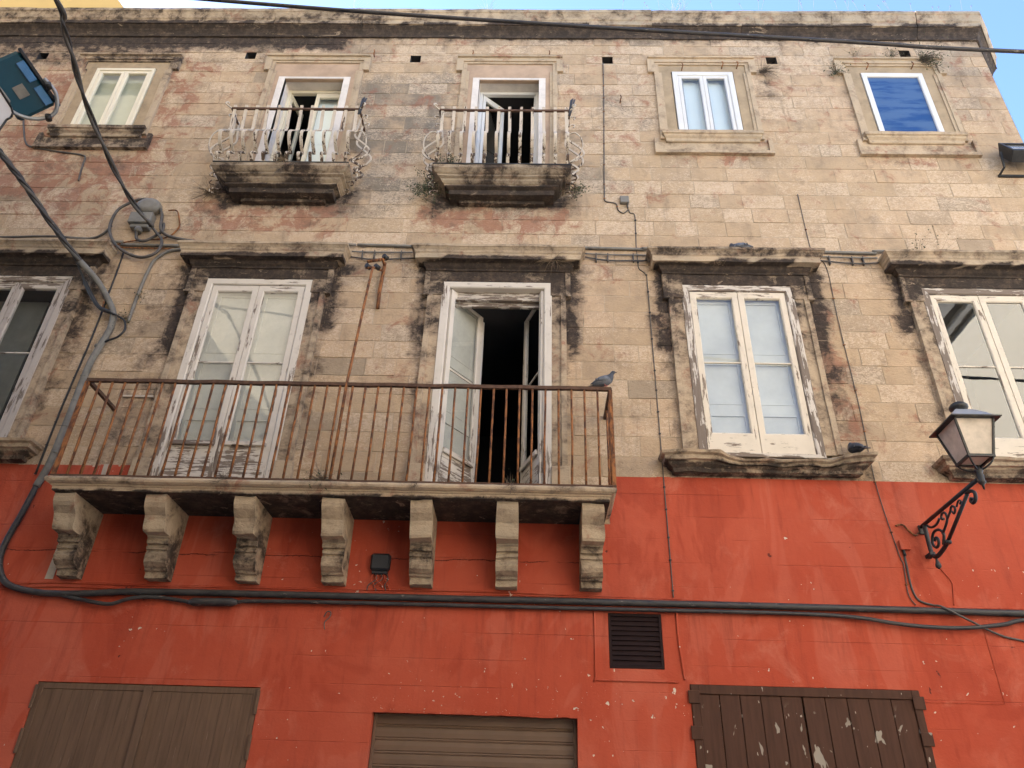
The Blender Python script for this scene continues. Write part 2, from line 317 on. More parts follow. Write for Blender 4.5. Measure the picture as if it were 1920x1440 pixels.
# ------------------------------------------------------------------ mesh builder
WL = {}      # world location of every object made here
class MB:
    def __init__(s): s.v = []; s.f = []; s.sm = []
    def quad(s, *p, smooth=False):
        n = len(s.v); s.v += [tuple(q) for q in p]; s.f.append(tuple(range(n, n + len(p)))); s.sm.append(smooth); return s
    def box(s, x0, x1, y0, y1, z0, z1, b=0.0, rot=None, org=None):
        if b <= 0:
            p = [(x, y, z) for z in (z0, z1) for y in (y0, y1) for x in (x0, x1)]
            f = [(0, 2, 3, 1), (4, 5, 7, 6), (0, 1, 5, 4), (2, 6, 7, 3), (0, 4, 6, 2), (1, 3, 7, 5)]
        else:
            b = min(b, (x1 - x0) * .45, (y1 - y0) * .45, (z1 - z0) * .45)
            p = []; idx = {}
            X, Y, Z = (x0, x1), (y0, y1), (z0, z1)
            for i in (0, 1):
                for j in (0, 1):
                    for k in (0, 1):
                        sx, sy, sz = (1 - 2 * i) * b, (1 - 2 * j) * b, (1 - 2 * k) * b
                        for ax in range(3):
                            q = [X[i] + sx, Y[j] + sy, Z[k] + sz]; q[ax] = (X[i], Y[j], Z[k])[ax]
                            idx[(i, j, k, ax)] = len(p); p.append(tuple(q))
            f = []
            for ax in range(3):
                o = [q for q in range(3) if q != ax]
                for sd_ in (0, 1):
                    c = []
                    for (u, v_) in ((0, 0), (1, 0), (1, 1), (0, 1)):
                        k = [0, 0, 0]; k[ax] = sd_; k[o[0]] = u; k[o[1]] = v_; c.append(idx[(*k, ax)])
                    f.append(tuple(c))
            for ax in range(3):
                o = [q for q in range(3) if q != ax]
                for u in (0, 1):
                    for v_ in (0, 1):
                        k0 = [0, 0, 0]; k0[o[0]] = u; k0[o[1]] = v_; k1 = list(k0); k1[ax] = 1
                        f.append((idx[(*k0, o[0])], idx[(*k1, o[0])], idx[(*k1, o[1])], idx[(*k0, o[1])]))
            for i in (0, 1):
                for j in (0, 1):
                    for k in (0, 1): f.append(tuple(idx[(i, j, k, ax)] for ax in range(3)))
        n = len(s.v)
        if rot is not None:
            o = Vector(org or ((x0 + x1) / 2, (y0 + y1) / 2, (z0 + z1) / 2)); p = [tuple(rot @ (Vector(q) - o) + o) for q in p]
        s.v += p; s.f += [tuple(n + i for i in q) for q in f]; s.sm += [False] * len(f); return s
    def tube(s, pts, r, n=8, cap=True, sq=False, rx=None):
        pts = [Vector(p) for p in pts]; m = len(pts); base = len(s.v)
        up0 = None
        for i, p in enumerate(pts):
            t = (pts[min(i + 1, m - 1)] - pts[max(i - 1, 0)]).normalized()
            if up0 is None:
                ref = Vector((0, -1, 0)) if abs(t.y) < .9 else Vector((0, 0, 1))
                up0 = (ref - t * ref.dot(t)).normalized()
            else: up0 = (up0 - t * up0.dot(t)).normalized()
            sd_ = t.cross(up0); rr = r[i] if isinstance(r, (list, tuple)) else r
            r2 = rx if rx is not None else rr
            for k in range(n):
                an = 2 * math.pi * (k + (.5 if sq else 0)) / n
                q = p + up0 * (math.cos(an) * rr) + sd_ * (math.sin(an) * r2); s.v.append(tuple(q))
        for i in range(m - 1):
            for k in range(n):
                a_, b_ = base + i * n + k, base + i * n + (k + 1) % n
                s.f.append((a_, b_, b_ + n, a_ + n)); s.sm.append(not sq)
        if cap:
            s.f.append(tuple(base + k for k in range(n))[::-1]); s.sm.append(False)
            s.f.append(tuple(base + (m - 1) * n + k for k in range(n))); s.sm.append(False)
        return s
    def lathe(s, c, prof, n=14, sq=False):
        base = len(s.v)
        for (r, z) in prof:
            for k in range(n):
                an = 2 * math.pi * (k + (.5 if sq else 0)) / n; s.v.append((c[0] + r * math.cos(an), c[1] + r * math.sin(an), c[2] + z))
        for i in range(len(prof) - 1):
            for k in range(n):
                a_, b_ = base + i * n + k, base + i * n + (k + 1) % n
                s.f.append((a_, b_, b_ + n, a_ + n)); s.sm.append(not sq)
        s.f.append(tuple(base + k for k in range(n))[::-1]); s.sm.append(False)
        s.f.append(tuple(base + (len(prof) - 1) * n + k for k in range(n))); s.sm.append(False)
        return s
    def sweep(s, poly, prof, caps=(True, True), step=.16, closed_ends=True):
        """profile (offset outwards, z) swept along a plan polyline with mitres; outward = right of travel"""
        P2 = [Vector(p) for p in poly]; out = []
        segn = []
        for i in range(len(P2) - 1):
            d = (P2[i + 1] - P2[i]).normalized(); segn.append(Vector((d.y, -d.x)))
        for i, p in enumerate(P2):
            if i == 0: o = segn[0]
            elif i == len(P2) - 1: o = segn[-1]
            else: o = (segn[i - 1] + segn[i]) / (1 + segn[i - 1].dot(segn[i]))
            out.append((p, o))
            if i < len(P2) - 1:
                L = (P2[i + 1] - p).length; k = int(L / step)
                for j in range(1, k): out.append((None, (i, j / k)))
        corners = [q for q in out if q[0] is not None]
        full = []; ci = -1
        for q in out:
            if q[0] is not None: ci += 1; full.append(q)
            else:
                i, t = q[1]; p0, o0 = corners[i]; p1, o1 = corners[i + 1]
                full.append((p0.lerp(p1, t), o0.lerp(o1, t)))
        base = len(s.v); n = len(prof)
        for p, o in full:
            for (off, z) in prof: s.v.append((p.x + o.x * off, p.y + o.y * off, z))
        for i in range(len(full) - 1):
            for k in range(n - 1):
                a_ = base + i * n + k; s.f.append((a_, a_ + 1, a_ + n + 1, a_ + n)); s.sm.append(False)
        if caps[0]: s.f.append(tuple(base + i * n for i in range(len(full)))); s.sm.append(False)
        if caps[1]: s.f.append(tuple(base + i * n + n - 1 for i in range(len(full)))[::-1]); s.sm.append(False)
        if closed_ends:
            s.f.append(tuple(base + k for k in range(n))); s.sm.append(False)
            s.f.append(tuple(base + (len(full) - 1) * n + k for k in range(n))[::-1]); s.sm.append(False)
        return s
    def rough(s, amp, sc=6, seed=0):
        o = Vector((seed * 3.7, seed * 1.3, 0))
        s.v = [tuple(Vector(p) + mnoise.noise_vector(Vector(p) * sc + o) * amp + mnoise.noise_vector(Vector(p) * sc * .35 + o) * amp) for p in s.v]; return s
    def build(s, name, mat, parent=None, st=None, tone=None, flake=0.0, **props):
        me = bpy.data.meshes.new(name)
        xs = [p[0] for p in s.v]; ys = [p[1] for p in s.v]; zs = [p[2] for p in s.v]
        c = Vector(((min(xs) + max(xs)) / 2, (min(ys) + max(ys)) / 2, min(zs)))
        me.from_pydata([tuple(Vector(p) - c) for p in s.v], [], s.f); me.update()
        me.polygons.foreach_set('use_smooth', s.sm)
        mt = M[mat] if isinstance(mat, str) else mat
        me.materials.append(mt)
        if mt in (M['stone'], M['carved'], M['mortar']):
            t0 = rnd.random() if tone is None else tone
            buf = []
            for p in s.v:
                a_, b_, c_ = stain(p[0], p[2])
                if st: q = st(p) if callable(st) else st; a_, b_, c_ = q[0], q[1], q[2]
                buf += [a_, b_, c_, 1]
            me.attributes.new('stain', 'FLOAT_COLOR', 'POINT').data.foreach_set('color', buf)
            me.attributes.new('tone', 'FLOAT', 'POINT').data.foreach_set('value', [t0] * len(s.v) if not isinstance(t0, list) else t0)
            me.attributes.new('flake', 'FLOAT', 'POINT').data.foreach_set('value', [flake] * len(s.v) if not isinstance(flake, list) else flake)
        o = bpy.data.objects.new(name, me); C.objects.link(o)
        WL[o.name] = c
        if parent: o.parent = parent; o.location = c - WL[parent.name]
        else: o.location = c
        for k, v_ in props.items(): o[k] = v_
        return o

def thing(name, label, cat, loc=(0, 0, 0), group=None):
    o = bpy.data.objects.new(name, None); C.objects.link(o); o.location = loc; o.empty_display_size = .2
    WL[o.name] = Vector(loc); o['label'] = label; o['category'] = cat
    if group: o['group'] = group
    return o
def tag(o, label, cat, group=None):
    o['label'] = label; o['category'] = cat
    if group: o['group'] = group
    return o
def dup(o, wloc, parent=None):
    c = o.copy(); C.objects.link(c); WL[c.name] = Vector(wloc)
    if parent is not None: c.parent = parent
    c.location = Vector(wloc) - (WL[parent.name] if parent is not None else Vector((0, 0, 0)))
    return c
def smooth(pts, n=6):
    P_ = [Vector(p) for p in pts]; out = []
    for i in range(len(P_) - 1):
        p0, p1, p2, p3 = P_[max(i - 1, 0)], P_[i], P_[i + 1], P_[min(i + 2, len(P_) - 1)]
        for k in range(n):
            t = k / n
            out.append(.5 * ((2 * p1) + (p2 - p0) * t + (2 * p0 - 5 * p1 + 4 * p2 - p3) * t * t + (3 * p1 - p0 - 3 * p2 + p3) * t ** 3))
    return out + [P_[-1]]

# ------------------------------------------------------------------ ground
g_ = MB(); g_.quad((-150, -150, 0), (150, -150, 0), (150, 150, 0), (-150, 150, 0)); g_.build('street', 'street', kind='structure')

# ================================================================== THE PALAZZO
pal = thing('palazzo', 'old three-storey corner building of stained tan stone above a red painted ground floor', 'building')
XL, XR, ZT = -12.0, 7.276, 13.42
CH = (7.897, .747)
first = [(c - .80, c + .80, 4.7 if i in (1, 2) else 5.36, 8.16) for i, c in enumerate(WX)]
top = []
for i, c in enumerate(TX):
    top.append((c - .70, c + .70, 9.7 if i in (1, 2) else 10.86, 12.68))
VH = [(-8.32, 12.84), (-4.80, 12.885), (-2.03, 12.82), (1.14, 12.815), (3.82, 12.83), (6.02, 13.03)]
vents = [(x - .085, x + .085, z - .085, z + .085) for x, z in VH]
holes = first + top + vents
def rects_minus(R, hs):
    out = [R]
    for h in hs:
        nx = []
        for (a_, b_, c_, d_) in out:
            if h[1] <= a_ or h[0] >= b_ or h[3] <= c_ or h[2] >= d_: nx.append((a_, b_, c_, d_)); continue
            if h[2] > c_: nx.append((a_, b_, c_, h[2]))
            if h[3] < d_: nx.append((a_, b_, h[3], d_))
            z0, z1 = max(c_, h[2]), min(d_, h[3])
            if h[0] > a_: nx.append((a_, h[0], z0, z1))
            if h[1] < b_: nx.append((h[1], b_, z0, z1))
        out = nx
    return out
def sheet(mb, R, hs, y, fine=0):
    xs = sorted({R[0], R[1], *[max(R[0], min(R[1], v)) for h in hs for v in h[:2]]}); zs = sorted({R[2], R[3], *[max(R[2], min(R[3], v)) for h in hs for v in h[2:]]})
    if fine:
        xs = sorted(set(xs) | {R[0] + fine * i for i in range(int((R[1] - R[0]) / fine))}); zs = sorted(set(zs) | {R[2] + fine * i for i in range(int((R[3] - R[2]) / fine))})
    for i in range(len(xs) - 1):
        for j in range(len(zs) - 1):
            cx, cz = (xs[i] + xs[i + 1]) / 2, (zs[j] + zs[j + 1]) / 2
            if any(h[0] < cx < h[1] and h[2] < cz < h[3] for h in hs): continue
            mb.quad((xs[i], y, zs[j]), (xs[i + 1], y, zs[j]), (xs[i + 1], y, zs[j + 1]), (xs[i], y, zs[j + 1]))
# wall core: mortar bed behind the stones, plus the chamfered corner, sides, back and roof
mb = MB(); sheet(mb, (XL, XR - .002, 4.6, ZT), holes, .002, .14)
mb.build('wall_core', 'mortar', pal)
mb = MB()
mb.quad((XL, .02, 0), (XL, 9, 0), (XL, 9, ZT), (XL, .02, ZT)); mb.quad((CH[0], CH[1], 0), (CH[0], 9, 0), (CH[0], 9, ZT), (CH[0], CH[1], ZT))
mb.quad((XL, 9, 0), (CH[0], 9, 0), (CH[0], 9, ZT), (XL, 9, ZT))
mb.build('side_wall', 'plaster', pal)
mb = MB(); mb.quad((XL, .02, ZT + .3), (XR, .02, ZT + .3), (CH[0], CH[1], ZT + .3), (CH[0], 9, ZT + .3), (XL, 9, ZT + .3)); mb.build('roof', 'band', pal)

# the ashlar stones, one by one
ZC = [4.742, 4.86, 5.05] + [5.31 + .26 * i for i in range(13)] + [8.70, 8.97, 9.236, 9.5, 9.77, 10.04, 10.31, 10.575, 10.84, 11.105, 11.385, 11.655, 11.93, 12.19, 12.46, 12.70, 12.955, 13.19, 13.42]
def stone_geo(mb, x0, x1, z0, z1, tone, tl, fl, flv):
    j = .0025
    x0 += j; x1 -= j; z0 += j; z1 -= j
    yf = -.001 - rnd.random() ** 2 * .006; b = .004
    nx = 4 if x1 - x0 > .4 else (3 if x1 - x0 > .2 else 2); nz = 2
    base = len(mb.v)
    for jz in range(nz + 1):
        for ix in range(nx + 1):
            u, v_ = ix / nx, jz / nz
            x = x0 + b + (x1 - x0 - 2 * b) * u; z = z0 + b + (z1 - z0 - 2 * b) * v_
            edge = ix in (0, nx) or jz in (0, nz)
            mb.v.append((x + (rnd.uniform(-.004, .004) if edge else 0), yf + rnd.uniform(-.003, .002), z + (rnd.uniform(-.004, .004) if edge else 0)))
    W = nx + 1
    for jz in range(nz):
        for ix in range(nx):
            a_ = base + jz * W + ix; mb.f.append((a_, a_ + 1, a_ + W + 1, a_ + W)); mb.sm.append(False)
    ring = [base + i for i in range(W)] + [base + k * W + nx for k in range(1, nz + 1)] + [base + nz * W + i for i in range(nx - 1, -1, -1)] + [base + k * W for k in range(nz - 1, 0, -1)]
    rb = len(mb.v)
    for i in ring:
        p = mb.v[i]; mb.v.append((x0 if p[0] < x0 + .02 else x1 if p[0] > x1 - .02 else p[0], .02, z0 if p[2] < z0 + .02 else z1 if p[2] > z1 - .02 else p[2]))
    n = len(ring)
    for k in range(n): mb.f.append((ring[k], rb + k, rb + (k + 1) % n, ring[(k + 1) % n])); mb.sm.append(False)
    tl += [tone] * (len(mb.v) - base); fl += [flv] * (len(mb.v) - base)
stones = []
for ci in range(len(ZC) - 1):
    z0, z1 = ZC[ci], ZC[ci + 1]
    x = XL - rnd.random() * .5; joints = [x]
    while x < XR:
        L = rnd.choice((.32, .42, .5, .58, .64, .72, .8)) * rnd.uniform(.9, 1.1)
        if z1 - z0 < .2: L *= 1.2
        x += L; joints.append(x)
    for i in range(len(joints) - 1):
        a_, b_ = max(joints[i], XL), min(joints[i + 1], XR)
        if XR - joints[i + 1] < .15: b_ = XR
        if b_ - a_ < .1 or a_ >= XR: continue
        tone = rnd.random(); fv = rnd.choice((0, 0, .2, .5, .8, 1))
        for (p, q, r_, t) in rects_minus((a_, b_, z0, z1), holes):
            if q - p < .035 or t - r_ < .035: continue
            if t <= 5.32:                                         # below the paint line only behind the balcony
                p, q = max(p, -4.978), min(q, .873)
                if q - p < .04: continue
            stones.append((p, q, r_, t, tone, fv))
def show_size(s):
    cx, cz = (s[0] + s[1]) / 2, (s[2] + s[3]) / 2
    v = R3.transposed() @ Vector((cx, 8, cz - 1.6)); px, py = 960 + 1442 * v.x / -v.z, 720 - 1442 * v.y / -v.z
    if not (0 < px < 1920 and 0 < py < 1440): return -1
    return (s[1] - s[0]) * (s[3] - s[2]) / v.z ** 2
stones.sort(key=show_size, reverse=True)
for s in stones[:300]:
    mb = MB(); tl = []; fl = []; stone_geo(mb, *s[:5], tl, fl, s[5]); mb.build('stone', 'stone', pal, tone=tl, flake=fl)
mb = MB(); tl = []; fl = []
for s in stones[300:]: stone_geo(mb, *s[:5], tl, fl, s[5])
mb.build('stonework', 'stone', pal, tone=tl, flake=fl, kind='stuff')
# chamfered corner wall
mb = MB()
for k in range(24):
    for u in range(3):
        def cp(t, z): return (XR + (CH[0] - XR) * t, CH[1] * t, z)
        z0, z1 = 13.42 * k / 24, 13.42 * (k + 1) / 24
        mb.quad(cp(u / 3, z0), cp((u + 1) / 3, z0), cp((u + 1) / 3, z1), cp(u / 3, z1))
mb.build('corner_wall', 'stone', pal, tone=.3)

# red painted lower wall with its openings
GAR = (-1.5, .487, -1, 2.775); SHL = (-4.86, -2.63, -1, 2.96); SHR = (1.59, 3.805, -1, 3.10); VEN = (.815, 1.36, 3.23, 3.775)
mb = MB(); YR = -.006
hs = [GAR, SHL, SHR, VEN, (-4.98, .875, 4.74, 6)]
sheet(mb, (XL, XR, 0, 5.322), hs, YR)
mb.quad((XL, YR, 5.322), (-4.98, YR, 5.322), (-4.98, .012, 5.322), (XL, .012, 5.322)); mb.quad((.875, YR, 5.322), (XR, YR, 5.322), (XR, .012, 5.322), (.875, .012, 5.322))
for h, dp in ((GAR, .17), (SHL, .05), (SHR, .05), (VEN, .08)):
    x0, x1, z0, z1 = h; z0 = max(z0, 0)
    mb.quad((x0, YR, z0), (x0, dp, z0), (x0, dp, z1), (x0, YR, z1)); mb.quad((x1, YR, z0), (x1, dp, z0), (x1, dp, z1), (x1, YR, z1)); mb.quad((x0, YR, z1), (x1, YR, z1), (x1, dp, z1), (x0, dp, z1))
    if h is VEN: mb.quad((x0, YR, z0), (x1, YR, z0), (x1, dp, z0), (x0, dp, z0))
mb.quad((XR, YR, 0), (XR + .62, .74, 0), (XR + .62, .74, 5.322), (XR, YR, 5.322))
mb.build('painted_wall', 'red', pal)
mb = MB(); mb.box(-4.975, -4.63, YR, .012, 5.04, 5.335); mb.build('paint_overlap', 'red', pal)
mb = MB(); mb.quad((-5.13, YR - .004, 4.77), (-5.055, YR - .004, 4.77), (-5.07, YR - .004, 3.985), (-5.16, YR - .004, 3.985)); mb.quad((-4.93, YR - .005, 5.03), (-4.875, YR - .005, 5.03), (-4.88, YR - .005, 5.34), (-4.935, YR - .005, 5.34)); mb.build('bare_strip', 'strip', pal)

# roof cornice: separate blocks with the profile of the photograph, mitred corner block
CP = [(0, 13.36), (.03, 13.365), (.035, 13.42), (.05, 13.46), (.075, 13.505), (.115, 13.545), (.125, 13.56), (.145, 13.562), (.148, 13.655), (.165, 13.675), (.172, 13.72), (.195, 13.80), (.21, 13.815), (.21, 13.885), (-.15, 13.905)]
def cst(p):
    k = 1 if p[2] < 13.563 else 0
    if p[0] < -2.5: return (1.25 if k else .44, 0, .55)
    return (1.0 if k else .30, 0, .6)
x = XL
while x < 6.2:
    L = rnd.choice((1.05, 1.3, 1.5)); e_ = min(x + L, 6.3)
    if 6.3 - e_ < .4: e_ = 6.3
    dz = rnd.uniform(-.006, .006); dy = rnd.uniform(-.006, .006)
    mb = MB(); mb.sweep([(x + .002, dy), (e_ - .002, dy)], [(o, z + dz) for o, z in CP], (False, False)); mb.rough(.007, 7, x)
    mb.build('cornice_block', 'carved', pal, st=cst); x = e_
mb = MB(); mb.sweep([(6.31, 0), (XR, 0), CH], CP, (False, False)); mb.rough(.006, 7, 3)
mb.build('cornice_block', 'carved', pal, st=cst)

# small square putlog holes under the cornice
for x, z in VH:
    mb = MB(); x0, x1, z0, z1, y1 = x - .085, x + .085, z - .085, z + .085, .35
    mb.quad((x0, 0, z0), (x0, y1, z0), (x0, y1, z1), (x0, 0, z1)); mb.quad((x1, 0, z0), (x1, y1, z0), (x1, y1, z1), (x1, 0, z1))
    mb.quad((x0, 0, z1), (x1, 0, z1), (x1, y1, z1), (x0, y1, z1)); mb.quad((x0, 0, z0), (x1, 0, z0), (x1, y1, z0), (x0, y1, z0)); mb.quad((x0, y1, z0), (x1, y1, z0), (x1, y1, z1), (x0, y1, z1))
    mb.build('vent_hole', 'dark', pal)

# ------------------------------------------------------------------ windows of the first floor
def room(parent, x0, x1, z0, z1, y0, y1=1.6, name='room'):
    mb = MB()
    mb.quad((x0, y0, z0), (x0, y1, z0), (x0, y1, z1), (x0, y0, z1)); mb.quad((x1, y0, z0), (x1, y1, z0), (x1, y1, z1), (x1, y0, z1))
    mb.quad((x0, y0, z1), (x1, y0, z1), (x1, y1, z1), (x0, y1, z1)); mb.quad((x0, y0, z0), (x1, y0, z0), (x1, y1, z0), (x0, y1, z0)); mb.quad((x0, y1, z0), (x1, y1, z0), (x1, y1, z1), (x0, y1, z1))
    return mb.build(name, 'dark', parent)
def surround(win, c, zb, kind):
    """architrave legs, ears, frieze, hood of a first-floor opening"""
    sooty = lambda p: (min(1, max(0, (p[2] - 7.55) / .5)) * .92 + (.35 if p[2] < 7.6 else 0) * (1 if abs(p[0] - c) > .8 else .6) if kind != 'clean' else .2, .15 if p[2] < 7.6 else 0, .2)
    for sgn in (-1, 1):
        mb = MB()
        def bx(xa, xb, *r): mb.box(min(c + sgn * xa, c + sgn * xb), max(c + sgn * xa, c + sgn * xb), *r)
        n = 14; zs = [zb + (8.08 - zb) * i / n for i in range(n + 1)]
        for i in range(n):
            z0, z1 = zs[i], zs[i + 1]
            if z1 > 7.86: break
        segs = [zb + (7.86 - zb) * i / 9 for i in range(10)]
        for i in range(9):
            bx(.70, .845, -.035, .02, segs[i], segs[i + 1]); bx(.84, .905, -.062, .02, segs[i], segs[i + 1])
        mb.rough(.004, 9, c + sgn)
        mb.build('architrave', 'carved', win, st=lambda p: (.30 + .25 * max(0, min(1, (p[2] - 7.0) / .8)), .12, .15) if kind != 'clean' else (.12, .05, .1))
        mb = MB(); bx(.70, .90, -.05, .02, 7.86, 8.10, .008); bx(.895, .965, -.066, .02, 7.86, 8.245, .006); bx(.885, .975, -.078, .02, 7.835, 7.862, .003)
        mb.build('ear', 'carved', win, st=lambda p: (.62, 0, .2))
        if zb < 5.3:
            mb = MB(); bx(.72, .93, -.08, .02, zb + .12, zb + .5, .006); bx(.70, .95, -.06, .02, zb - .0, zb + .12, .006); mb.build('base_block', 'carved', win, st=(.1, .05, .1))
    mb = MB(); k = 12
    for i in range(k): mb.box(c - .9 + 1.8 * i / k, c - .9 + 1.8 * (i + 1) / k, -.05, .02, 8.085, 8.245)
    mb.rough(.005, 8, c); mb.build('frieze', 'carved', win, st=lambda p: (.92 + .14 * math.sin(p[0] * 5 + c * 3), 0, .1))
    mb = MB(); mb.sweep([(c - .94, .015), (c - .94, -.05), (c + .94, -.05), (c + .94, .015)],
        [(0, 8.245), (.018, 8.25), (.02, 8.275), (.045, 8.30), (.06, 8.335), (.072, 8.347), (.155, 8.349), (.158, 8.43), (.172, 8.445), (.18, 8.475), (.205, 8.505), (.218, 8.512), (.22, 8.545), (.0, 8.565)], (False, True), .12)
    mb.rough(.007, 7, c)
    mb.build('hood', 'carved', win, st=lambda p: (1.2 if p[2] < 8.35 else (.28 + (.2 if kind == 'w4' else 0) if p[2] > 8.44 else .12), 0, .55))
def sill(win, c, w_=1.17, z1=5.545, rough_=.008, seed=1, shape=None):
    mb = MB(); mb.sweep([(c - w_ + .12, .015), (c - w_ + .12, -.12), (c + w_ - .12, -.12), (c + w_ - .12, .015)],
        [(-.03, z1 - .20), (.0, z1 - .195), (.01, z1 - .15), (.05, z1 - .12), (.06, z1 - .095), (.10, z1 - .09), (.105, z1 - .045), (.14, z1 - .03), (.15, z1), (-.1, z1 + .02)], (True, True), .07)
    if shape: mb.v = [shape(p) for p in mb.v]
    mb.rough(rough_, 6, seed)
    return mb.build('sill', 'carved', win, st=lambda p: (.62 if p[2] < z1 - .1 else .3, .1, .5))

def sash_geo(mb, x0, x1, z0, z1, y0, y1, st_, tr, br, b=.004):
    mbv, mbh = mb
    mbv.box(x0, x0 + st_, y0, y1, z0, z1, b); mbv.box(x1 - st_, x1, y0, y1, z0, z1, b)
    mbh.box(x0 + st_, x1 - st_, y0 + .003, y1 - .003, z1 - tr, z1 - .001, b); mbh.box(x0 + st_, x1 - st_, y0 + .003, y1 - .003, z0 + .001, z0 + br, b)

def ring(mb, x0, x1, z0, z1, y0, y1, side, top_, bot):
    o = [(x0, z0), (x1, z0), (x1, z1), (x0, z1)]; i_ = [(x0 + side, z0 + bot), (x1 - side, z0 + bot), (x1 - side, z1 - top_), (x0 + side, z1 - top_)]
    ib = [(x0 + side * .86, z0 + bot * .93), (x1 - side * .86, z0 + bot * .93), (x1 - side * .86, z1 - top_ * .86), (x0 + side * .86, z1 - top_ * .86)]
    n = len(mb.v); c_ = .003
    oc = [(o[k][0] + (c_, -c_, -c_, c_)[k], o[k][1] + (c_, c_, -c_, -c_)[k]) for k in range(4)]
    for R_, y in ((o, y0 + c_), (oc, y0), (ib, y0), (i_, y0 + .012), (i_, y1), (o, y1)): mb.v += [(p[0], y, p[1]) for p in R_]
    mb.h = getattr(mb, 'h', set())
    for lv in range(6):
        for k in range(4):
            a_, b_ = n + lv * 4 + k, n + lv * 4 + (k + 1) % 4; q = (lv + 1) % 6 * 4
            mb.f.append((a_, b_, n + q + (k + 1) % 4, n + q + k)); mb.sm.append(False)
            if k in (0, 2): mb.h.add(len(mb.f) - 1)
    return mb
def two(o, mb, mat):
    o.data.materials.append(M[mat])
    for i in mb.h: o.data.polygons[i].material_index = 1
    return o
def panelled(mb, x0, x1, zs, y, st_=.07):
    """inner shutter: slab with raised mouldings round sunk panels"""
    mb.box(x0, x1, y, y + .02, zs[0], zs[-1])
    for i in range(len(zs) - 1):
        za, zb = zs[i] + .07, zs[i + 1] - .07
        for q in ((x0 + .0, x0 + st_, zs[i], zs[i + 1]), (x1 - st_, x1, zs[i], zs[i + 1]), (x0 + st_, x1 - st_, zs[i], za), (x0 + st_, x1 - st_, zb, zs[i + 1])):
            mb.box(q[0], q[1], y - .012, y + .001, q[2], q[3])
        for q in ((x0 + st_, x0 + st_ + .02, za, zb), (x1 - st_ - .02, x1 - st_, za, zb), (x0 + st_ + .02, x1 - st_ - .02, za, za + .02), (x0 + st_ + .02, x1 - st_ - .02, zb - .02, zb)):
            mb.box(q[0], q[1], y - .018, y + .001, q[2], q[3])

def first_window(i, name, zb, gz0, gz1, frame_mat, sash_mat, closed=True, shutters=True, glass='glass', label=None, kind='std'):
    c = WX[i]
    fv, fh = frame_mat; sv, sh = sash_mat
    mb = ring(MB(), c - .72, c + .72, zb - .04, 8.08, -.045, .06, .10, .095, .05); mb.rough(.002, 8, i)
    win = two(mb.build(name, fv, pal), mb, fh)
    if label: win['label'] = label
    surround(win, c, zb if zb > 5.3 else 4.9, kind)
    zt = 7.98
    if closed:
        for k, (x0, x1) in enumerate(((c - .615, c - .003), (c + .003, c + .615))):
            v_ = ring(MB(), x0, x1, zb + .012, zt, -.025, .025, .08, .10, gz0 - zb - .012); v_.rough(.002, 9, k); two(v_.build('sash', sv, win), v_, sh)
            if gz0 - zb > .3:
                h_ = MB(); h_.box(x0 + .05, x1 - .05, -.06, -.0255, gz0 - .075, gz0 - .02, .006); h_.rough(.004, 8, k); h_.build('drip_rail', 'bare_h' if k == 0 else sh, win)
            m_ = MB(); zm = gz0 + (gz1 - gz0) * .50; m_.box(x0 + .08, x1 - .08, -.012, .012, zm - .008, zm + .008); m_.build('muntin', sh, win)
            for (za, zb_) in ((gz0, zm - .008), (zm + .008, gz1)):
                p = MB(); p.quad((x0 + .075, .0, za - .003), (x1 - .075, .0, za - .003), (x1 - .075, .0, zb_ + .003), (x0 + .075, .0, zb_ + .003)); p.build('pane', glass, win)
            if shutters:
                s_ = MB(); L = gz1 - gz0; panelled(s_, x0 + .02, x1 - .02, [gz0 - .1, gz0 + L * .18, gz0 + L * .55, gz0 + L + .06], .075); s_.build('inner_shutter', 'inner', win)
    room(win, c - .62, c + .62, zb, 8.0, .061 if not shutters else .1)
    if i == 0:
        m_ = MB(); m_.box(c - .5, c + .25, .3, .33, zb, 7.9); m_.build('pane_backing', 'band', win)  # grey panel standing in for a reflection in the panes
    return win

NV, NH = ('wood_v', 'wood_h'), ('wood_v', 'wood_h')
w1 = first_window(0, 'window', 5.60, 5.85, 7.87, ('grey_v', 'bare_h'), ('grey_v', 'bare_h'), shutters=False, label='grey weathered casement window behind the hanging cables')
sill(w1, WX[0], 1.17, 5.53, .006, 2)
w2 = first_window(1, 'balcony_door', 4.86, 5.67, 7.87, ('wood_v', 'wood_h'), ('wood_v', 'wood_h'), glass='dusty', kind='std', label='closed white peeling balcony door')
w4 = first_window(3, 'window', 5.62, 5.90, 7.87, ('bare_v', 'bare_h'), ('worn_v', 'worn_h'), kind='w4', label='peeling white window with closed panelled shutters behind the glass')
def w4shape(p):
    x, y, z = p
    t = x - WX[3]
    if y < -.1 and -.55 < t < .95:           # worn-away middle of the sill
        k = min(1, (t + .55) / .25, (.95 - t) / .25); z2 = z - .06 * k * max(0, (z - 5.36) / .18); return (x, y + .07 * k * (1 if z > 5.45 else .2), z2)
    return p
sill(w4, WX[3], 1.17, 5.55, .016, 5, w4shape)
w5 = first_window(4, 'window', 5.62, 5.90, 7.87, ('bare_v', 'bare_h'), ('worn_v', 'worn_h'), shutters=False, glass='mirror', label='casement window mirroring the house across the street, behind the lantern')
sill(w5, WX[4], 1.17, 5.53, .012, 9)

